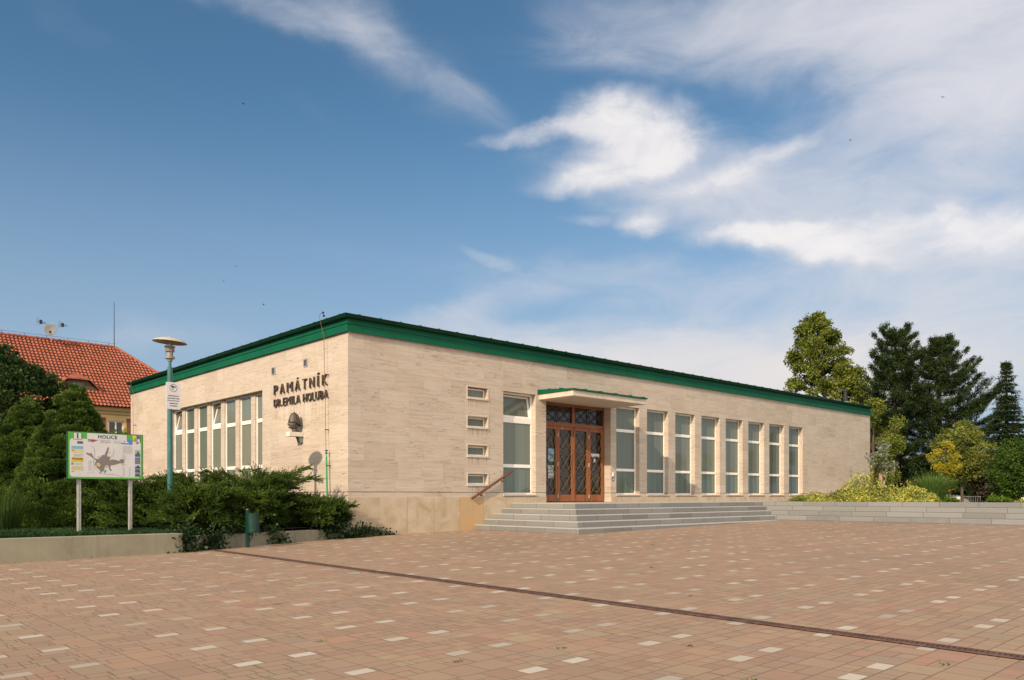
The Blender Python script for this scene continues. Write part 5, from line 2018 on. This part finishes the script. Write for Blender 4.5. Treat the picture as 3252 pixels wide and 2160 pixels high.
juniper('juniper', (-2.0, .75, .2), 1.75, 1.40, 'tallest spreading juniper, growing before the wall with the bronze head', JUN_G, CORE, 41, 150, group='junipers in the bed')
juniper('juniper', (-3.9, -.35, .2), 1.10, .98, 'low juniper hiding the foot of the lamp post', JUN_G, CORE, 42, 90, group='junipers in the bed')
juniper('juniper', (-2.75, 2.9, .2), 1.6, 1.35, 'juniper behind the lamp post, under the first windows', JUN_G, CORE, 43, 110, group='junipers in the bed')
juniper('juniper', (-.75, .0, .16), .92, .72, 'low juniper at the corner of the building', JUN_G, CORE, 44, 95, .95, 1.0, group='junipers in the bed')
juniper('juniper', (-4.35, 1.55, .2), 1.2, 1.12, 'juniper between the map board and the lamp post', JUN_G, CORE, 45, 85, group='junipers in the bed')
juniper('juniper', (-2.6, -.25, .18), .85, .80, 'low juniper right behind the litter bin', JUN_G, CORE, 46, 80, group='junipers in the bed')
leaf_heap('small_shrub', (-4.55, 3.0, .25), (.5, .4, .45), 1500, .07, 'small bright green shrub seen between the board posts and junipers', 'shrub', BUSH_G, 51)

# ground cover
rg = np.random.default_rng(77)
n = 26000
P = np.stack([rg.uniform(-9.5, -3.7, n), -1.42 + 3.6 * rg.random(n) ** 1.6, np.full(n, .205)], 1)
P = P[(P[:, 0] < -4.6) | (P[:, 1] > -1.22 + .25 * (P[:, 0] + 4.6))]
n = len(P)
D = unit(np.stack([np.zeros(n), np.zeros(n), np.ones(n)], 1) + rg.normal(size=(n, 3)) * .6)
o = np_mesh('low_undergrowth', kites(P, D, .05 + .06 * rg.random(n), .014, bend=.2), 4, leaf_mat('ground_cover_leaves', (.018, .05, .018), (.035, .075, .024), (.07, .11, .035), .6, .2))
tag(o, 'low green ground cover along the top of the concrete wall', 'ground cover', kind='stuff')

ivy('ivy', 'ivy tuft over the wall at the end of the drain grate', [(-4.5, -1.42, .28), (-4.5, -1.60, .14), (-4.55, -1.66, -.06)], 420, .075, IVY_G, 61, .13)
ivy('ivy', 'ivy tuft on the wall between the drain grate and the litter bin', [(-3.9, -1.18, .25), (-3.75, -1.33, .08), (-3.9, -1.32, -.05), (-4.1, -1.36, -.08)], 420, .07, IVY_G, 62, .13)
ivy('ivy', 'thin ivy on the wall between the litter bin and the corner juniper', [(-2.6, -.85, .24), (-2.3, -.90, .10), (-2.15, -.86, -.03)], 300, .065, IVY_G, 63, .12)
ivy('ivy', 'ivy heap at the foot of the juniper by the corner', [(-1.1, -.50, .32), (-.6, -.52, .12), (-.1, -.42, .05), (.35, -.25, .0)], 900, .065, IVY_G, 64, .15)
ivy('ivy', 'ivy trailing on the paving along the stone plinth', [(.2, -.18, .12), (.5, -.14, .10), (.9, -.13, .03), (1.25, -.12, -.02)], 420, .055, IVY_G, 65, .075)
ivy('ivy', 'dry pale ivy leaves on top of the wall behind the litter bin', [(-3.6, -1.12, .27), (-3.2, -1.02, .25), (-2.9, -.93, .26)], 260, .06, IVY_G, 66, .08)

# --- right side
for i, (x, y, sx, sy, sz, nl, lb) in enumerate(((16.45, -3.95, .95, 1.05, .38, 7000, 'low yellow variegated shrub nearest the last window'),
                                               (17.1, -5.2, 1.2, 1.25, .92, 11000, 'tallest yellow variegated shrub on the stepped wall'),
                                               (16.9, -6.6, 1.1, 1.1, .52, 8500, 'yellow variegated shrub beside the tall grass'))):
    leaf_heap('variegated_shrub', (x, y, .70), (sx, sy, sz), nl, .065, lb, 'shrub', YEL_G, 81 + i, 'yellow shrubs along the stepped wall', 3 + 4 * (i == 1), wl=.34)
grass_clump('silver_grass', (18.45, -6.95, .70), 1700, .9, 1.08, 'round clump of tall ornamental grass behind the yellow shrubs', MIS_G, 91, .72, .009)
crown_tree('lime_tree', (44.8, 8.4, .7), 13.2, 2.5, 3.75, 'tall yellow-green lime tree rising behind the hall roof', 'tree', LIME_G, 330, 300, .15, .62, .28,
           shape=lambda k: float(np.interp(k, (0, .22, .42, .54, .64, .76, .84, .92, 1), (.8, 1.0, .95, .72, .56, .50, .40, .27, .08))), seed=24, lean=(-1.35, 1.25))
crown_tree('hedge_tree', (36.6, 2.6, .7), 6.0, .8, 1.75, 'dark green leafy tree at the far end wall of the hall', 'tree', LIME_G, 70, 260, .12, .6, .12, seed=25)
crown_tree('silver_sapling', (23.8, -3.15, .7), 2.65, 1.15, .52, 'slender sapling with silvery leaves near the hall corner', 'tree', SIL_G, 30, 20, .09, .2, .022, seed=26)
GP = 'dark pines behind the lawn'
pine_tree('pine_tree', (40.3, 2.8, .7), 10.75, 'tall narrow dark pine next to the lime tree', PINE_G, lambda k: float(np.interp(k, (.1, .3, .5, .7, .88, 1), (1.5, 1.75, 1.7, 1.45, 1.15, .4))), .12, 32, GP, (-.1, 0), .17, .85)
pine_tree('pine_tree', (42.3, .95, .7), 9.95, 'broad pine with long spreading boughs beside the narrow pine', PINE_G, lambda k: float(np.interp(k, (.1, .3, .5, .7, .85, 1), (1.6, 2.5, 2.5, 1.75, 1.05, .2))), .14, 33, GP, (.45, 0), .17, .78)
spruce_tree('spruce_tree', (39.65, -3.4, .7), 7.75, 1.75, 'dark pointed spruce standing beside the broad pine', FIR_G, 35)
crown_tree('maple_tree', (29.1, -4.5, .7), 3.65, 1.15, 1.2, 'small round maple with pale leaf edges behind the lawn', 'tree', MAP_G, 95, 190, .095, .34, .06, seed=27)
crown_tree('golden_sapling', (24.3, -5.4, .7), 2.45, 1.25, .48, 'young tree with golden yellow leaves before the maple', 'tree', GOLD_G, 22, 110, .075, .25, .02, seed=28)
crown_tree('green_bush_tree', (25.1, -7.65, .7), 2.55, .35, .85, 'fresh green bushy tree beside the parked cars', 'tree', MID_G, 60, 220, .08, .34, .05, seed=29)
crown_tree('bronze_bush', (35.9, -4.0, .5), 2.9, .3, 1.3, 'brownish dark bush below the spruce', 'bush', BROWN_G, 48, 260, .12, .6, .06, seed=30)
crown_tree('dark_bush', (41.5, 2.2, .7), 2.7, .2, 1.9, 'dark bush under the narrow pine', 'bush', DARK_G, 50, 240, .14, .6, .06, seed=34)
crown_tree('dark_bush', (44.0, -.8, .7), 2.5, .2, 2.0, 'dark bush under the broad pine', 'bush', DARK_G, 50, 240, .14, .6, .06, seed=36)
leaf_heap('border_plant', (21.3, -8.2, .70), (.5, .4, .42), 900, .08, 'leafy green border plant between the tall grass and the pale boxes', 'plant', BUSH_G, 92)
leaf_heap('border_plant', (22.3, -6.1, .66), (.45, .45, .42), 900, .08, 'leafy green border plant beside the pale boxes', 'plant', BUSH_G, 93)
leaf_heap('border_plant', (19.2, -9.6, .70), (.5, .35, .20), 600, .06, 'low yellowish plant on the stepped wall before the dark car', 'plant', YEL_G, 94, sprigs=3)
crown_tree('far_tree', (65.6, 3.8, -.5), 5.2, .8, 2.4, 'distant rounded tree between the spruce and the bright bush', 'tree', DARK_G, 60, 130, .3, .9, .12, seed=38)
crown_tree('far_tree', (75, 12, .7), 5.0, .6, 3.0, 'distant dark tree between the pine trunks', 'tree', DARK_G, 60, 130, .3, .9, .12, seed=39)
crown_tree('far_tree', (72.3, 9.9, -.5), 4.2, .6, 3.4, 'distant dark tree behind the maple', 'tree', DARK_G, 60, 130, .3, .9, .12, seed=40)
crown_tree('far_tree', (64.3, 1.6, -.5), 6.0, .6, 3.2, 'distant dark tree behind the fresh green bushy tree', 'tree', DARK_G, 60, 130, .3, .9, .12, seed=47)

# weeds in the joints
rg = np.random.default_rng(5)
V = []
for x, y in [(-7.0, -12.9), (-5.5, -13.7), (-6.1, -14.55), (-7.3, -11.6), (-3.3, -12.2), (-1.2, -10.1), (1.6, -8.8), (2.4, -7.4), (5.0, -9.0), (-6.6, -9.5), (-2.2, -6.6), (7.5, -8.0), (-4.9, -15.2), (-6.2, -13.1)]:
    m = 14
    P = np.array([x, y, ground_z(x)]) + np.stack([rg.normal(size=m) * .022, rg.normal(size=m) * .012, np.zeros(m)], 1)
    D = unit(np.stack([rg.normal(size=m), rg.normal(size=m), np.full(m, .7)], 1))
    V.append(kites(P, D, .012 + .016 * rg.random(m), .004))
o = np_mesh('joint_weeds', np.concatenate(V), 4, BUSH_G)
tag(o, 'tiny green weeds growing in the joints of the paving', 'weeds', kind='stuff')

P = np.stack([rg.uniform(-9.5, 1.5, 90), np.zeros(90), np.zeros(90)], 1)
P[:, 1] = np.where(P[:, 0] < -4.6, -1.72, -1.47 + (P[:, 0] + 4.6) * .248) - np.abs(rg.normal(size=90)) * .10
P[:, 2] = ground_z(P[:, 0]) + .008
D = unit(np.stack([rg.normal(size=90), rg.normal(size=90), .25 * rg.random(90)], 1))
o = np_mesh('fallen_leaves', kites(P, D, .025 + .03 * rg.random(90), .012, np.tile([[0, 0, 1.0]], (90, 1)), .15), 4, leaf_mat('dry_leaves', (.10, .06, .025), (.20, .13, .06), (.32, .24, .13), .6, .1))
tag(o, 'dry leaves lying at the foot of the concrete wall', 'leaves', kind='stuff')

# ------------------------------------------------------------------ things beyond the lawn
b = MB()
WP = empty('carved_post', (33.1, 1.0, .7), 'weathered carved wooden post behind the corner of the hall', 'wooden post')
b.tube([(33.0, 1.3, .5), (33.02, 1.3, 1.6), (33.0, 1.28, 2.35)], [.26, .24, .16], 9)
b.build('post', pmat('weathered_wood', (.26, .17, .10), .85, .3, 5, .5, 20, stretch=(1, 1, .2)), WP, inv=WP.location)
b = MB()
b.tube([(33.45, .90, .5), (33.46, .90, 1.6), (33.45, .9, 2.15)], [.17, .16, .15], 9)
b.build('post', bpy.data.materials['weathered_wood'], WP, inv=WP.location)
b = MB()
b.box(33.38, 33.52, .68, .70, 1.45, 1.75)
b.build('small_plate', SIGNW, WP, inv=WP.location)


def car(name, loc, rz, label, col, L=4.3, Wd=1.72, Hh=1.45, van=False):
    root = empty(name, loc, label, 'van' if van else 'car', rz=rz)
    paint = pmat(name + '_paint_%d' % len(bpy.data.materials), col, .25, .05, 3, spec=.6)
    if van:
        side = [(-L / 2, .35), (L / 2 - .05, .35), (L / 2, .75), (L / 2 - .25, 1.05), (L / 2 - .95, 1.25), (L / 2 - 1.45, Hh), (-L / 2 + .1, Hh), (-L / 2, Hh - .15)]
        glass = [(L / 2 - 1.02, 1.27), (L / 2 - 1.42, Hh - .1), (L / 2 - 2.0, Hh - .1), (L / 2 - 2.0, 1.2)]
    else:
        side = [(-L / 2, .38), (L / 2 - .1, .30), (L / 2, .55), (L / 2 - .1, .74), (L / 2 - 1.15, .93), (L / 2 - 1.85, 1.38), (L / 2 - 2.3, Hh), (-L / 2 + 1.1, Hh - .02), (-L / 2 + .35, 1.0), (-L / 2 + .02, .92)]
        glass = [(L / 2 - 1.28, .95), (L / 2 - 1.9, 1.33), (L / 2 - 2.3, Hh - .07), (-L / 2 + 1.15, Hh - .09), (-L / 2 + .6, 1.0)]
    n = len(side)
    b = MB()
    rows = []
    for y, inset in ((-Wd / 2, 0), (-Wd / 2 + .03, 0), (Wd / 2 - .03, 0), (Wd / 2, 0)):
        rows.append([(x * (1 if abs(y) < Wd / 2 - .01 else .985), y * (1.0 if z < 1.0 else (.86 if not van else .95)), z) for x, z in side])
    vs = [v for r in rows for v in r]
    fs = [tuple(range(n)), tuple(reversed(range(3 * n, 4 * n)))]
    for j in range(3):
        fs += [(j * n + i, (j + 1) * n + i, (j + 1) * n + (i + 1) % n, j * n + (i + 1) % n) for i in range(n)]
    b.add(vs, fs)
    b.build('body', paint, root, bevel=.03)
    g = MB()
    for sg in (-1, 1):
        w_ = Wd / 2 * (.93 if not van else .975) + .012
        g.face([(x, sg * (w_ if z < 1.1 else w_ * (.935 if not van else .99)), z) for x, z in glass])
    fx0, fz0 = (side[4][0] + .015, side[4][1] + .02)
    fx1, fz1 = (side[5][0] + .02, side[5][1] + .01)
    g.face([(fx0, -Wd * .40, fz0), (fx0, Wd * .40, fz0), (fx1, Wd * .38, fz1), (fx1, -Wd * .38, fz1)])
    g.build('windows', DGLASS, root)
    for sx in (-L / 2 + .8, L / 2 - .85):
        for sg in (-1, 1):
            b = MB()
            M = Matrix.Translation((sx, sg * (Wd / 2 - .09), .31)) @ Matrix.Rotation(R_(90), 4, 'X')
            b.lathe([(0, -.09), (.26, -.09), (.31, -.06), (.31, .06), (.26, .09), (.18, .095), (0, .07)], 18, M=M)
            w_ = b.build('wheel', BLACK, root)
            b = MB()
            b.lathe([(0, -.098), (.17, -.098), (.17, .1), (0, .1)], 12, M=M)
            b.build('rim', STEEL, w_)
    for sg in (-1, 1):
        b = MB()
        b.box(L / 2 - .16, L / 2 - .02, sg * .62 - .14, sg * .62 + .14, .58, .72)
        b.build('headlight', SIGNW, root)
    return root


car('parked_car', (40.8, -2.95, -.47), R_(208), 'dark blue car parked behind the lawn under the spruce', (.010, .014, .035))
car('parked_car', (42.6, -4.35, -.47), R_(196), 'black car parked beside the white van', (.012, .014, .016))
car('white_van', (59.3, .2, -.47), R_(200), 'white van parked behind the fresh green bushy tree', (.75, .75, .75), 5.2, 1.95, 2.35, True)
BX = pmat('grey_white_metal', (.55, .56, .54), .5, .06)
for i, (u0, lb) in enumerate(((0, 'pale utility box next to the tall ornamental grass'), (.47, 'pale utility box next to the wire fence'))):
    B0 = empty('utility_box', (32.6 + u0 * .75, -2.65 - u0 * .68, .7), lb, 'utility box', 'pale utility boxes', rz=R_(-43))
    b = MB()
    b.box(-.29, .29, -.17, .17, -1.25, .20)
    b.build('cabinet', BX, B0, bevel=.01)
    b = MB()
    b.box(-.30, .30, -.19, .19, .202, .25)
    b.build('lid', pmat('grey_lid_%d' % i, (.20, .20, .19), .6), B0)
    b = MB()
    b.box(-.255, .255, -.180, -.171, -.20, .20)
    b.build('door', BX, B0)
OH = empty('orange_house', (66.5, 7.1, -.5), 'low orange house seen under the maple', 'house', rz=R_(-43))
b = MB()
b.box(-6.2, 1.2, 0, 5, 1.82, 2.55)
b.build('wall', pmat('orange_render', (.62, .20, .045), .8, .06), OH)
b = MB()
b.box(-6.3, 1.25, -.05, 5.05, -.5, 1.818)
b.build('plinth', pmat('grey_plinth', (.30, .28, .24), .8, .1), OH)
b = MB()
b.prism([(-6.6, 2.55), (1.6, 2.55), (.4, 3.4), (-5.4, 3.4)], -5.3, .3, M=FR)
b.build('roof', TILE, OH)
b = MB()
b.box(1.35, 1.55, -.4, -.2, -.5, 2.3)
b.build('post', WHITE, OH)
GHS = empty('grey_roof_house', (84.7, 17.5, -.5), 'distant house with a blue-grey roof between the pines and maple', 'house', rz=R_(-50))
b = MB()
b.box(-5, 5, 0, 8, -.5, 3.2)
b.build('wall', pmat('cream_render', (.5, .42, .33), .8, .06), GHS)
b = MB()
b.prism([(-5.6, 3.2), (5.6, 3.2), (3.5, 6.2), (-3.5, 6.2)], -8.4, .4, M=FR)
b.build('roof', pmat('slate_roof', (.17, .18, .21), .6, .15), GHS)
b = MB()
b.box(-3, -1.6, -.06, -.005, 1.0, 2.4)
b.build('window', DGLASS, GHS)
RHS = empty('red_roof_house', (95.5, 13.5, -.5), 'distant house with an orange-red roof behind the spruce', 'house', rz=R_(-50))
b = MB()
b.box(-6, 6, 0, 8, -.5, 3.0)
b.build('wall', bpy.data.materials['cream_render'], RHS)
b = MB()
b.prism([(-6.6, 3.0), (6.6, 3.0), (4.5, 6.4), (-4.5, 6.4)], -8.4, .4, M=FR)
b.build('roof', TILE, RHS)
b = MB()
b.box(-1, .4, -.06, -.005, 1.0, 2.3)
b.build('window', DGLASS, RHS)
FN = empty('wire_fence', (31.6, -4.1, .5), 'short grey wire fence panel beside the pale boxes', 'fence', rz=R_(-43))
b = MB()
for i in range(9):
    b.tube([(-.45 + i * .11, 0, -1.1), (-.45 + i * .11, 0, .42)], .012, 5)
for z in (-.4, .40):
    b.tube([(-.48, 0, z), (.46, 0, z)], .014, 5)
b.build('wire_panel', STEEL, FN)

# birds
for i, (u, v, dpt, rz) in enumerate(((773, 330, 60, .3), (750, 847, 70, 1.4), (837, 968, 55, 2.2), (2994, 309, 60, .9), (2699, 446, 70, 2.0), (710, 893, 80, .2))):
    p = camo.location + (Fv + R2 * ((u - 1626) / F_PX) + U2 * ((1576 - v) / F_PX)) * dpt
    lb = ('bird flying highest above the inscription wall', 'small bird in the clear sky, middle of three', 'lowest bird, just above the hall roof',
          'bird before the pale veil of high cloud', 'bird in the blue gap beside the big bright cloud', 'farthest and tiniest bird in the clear sky')[i]
    B_ = empty('bird', p, lb, 'bird', 'birds in the sky', rz=rz)
    b = MB()
    b.lathe([(0, -.09), (.012, -.07), (.022, 0), (.014, .06), (0, .08)], 8, M=Matrix.Rotation(R_(90), 4, 'Y'))
    b.add([(.03, 0, .005), (-.03, 0, .005), (-.07, .16, .05), (-.02, .15, .05)], [(0, 1, 2, 3)])
    b.add([(.03, 0, .006), (-.03, 0, .006), (-.07, -.16, .05), (-.02, -.15, .05)], [(3, 2, 1, 0)])
    b.add([(-.06, .01, 0), (-.06, -.01, 0), (-.14, -.03, 0), (-.14, .03, 0)], [(0, 1, 2, 3)])
    b.build('body', BLACK, B_)
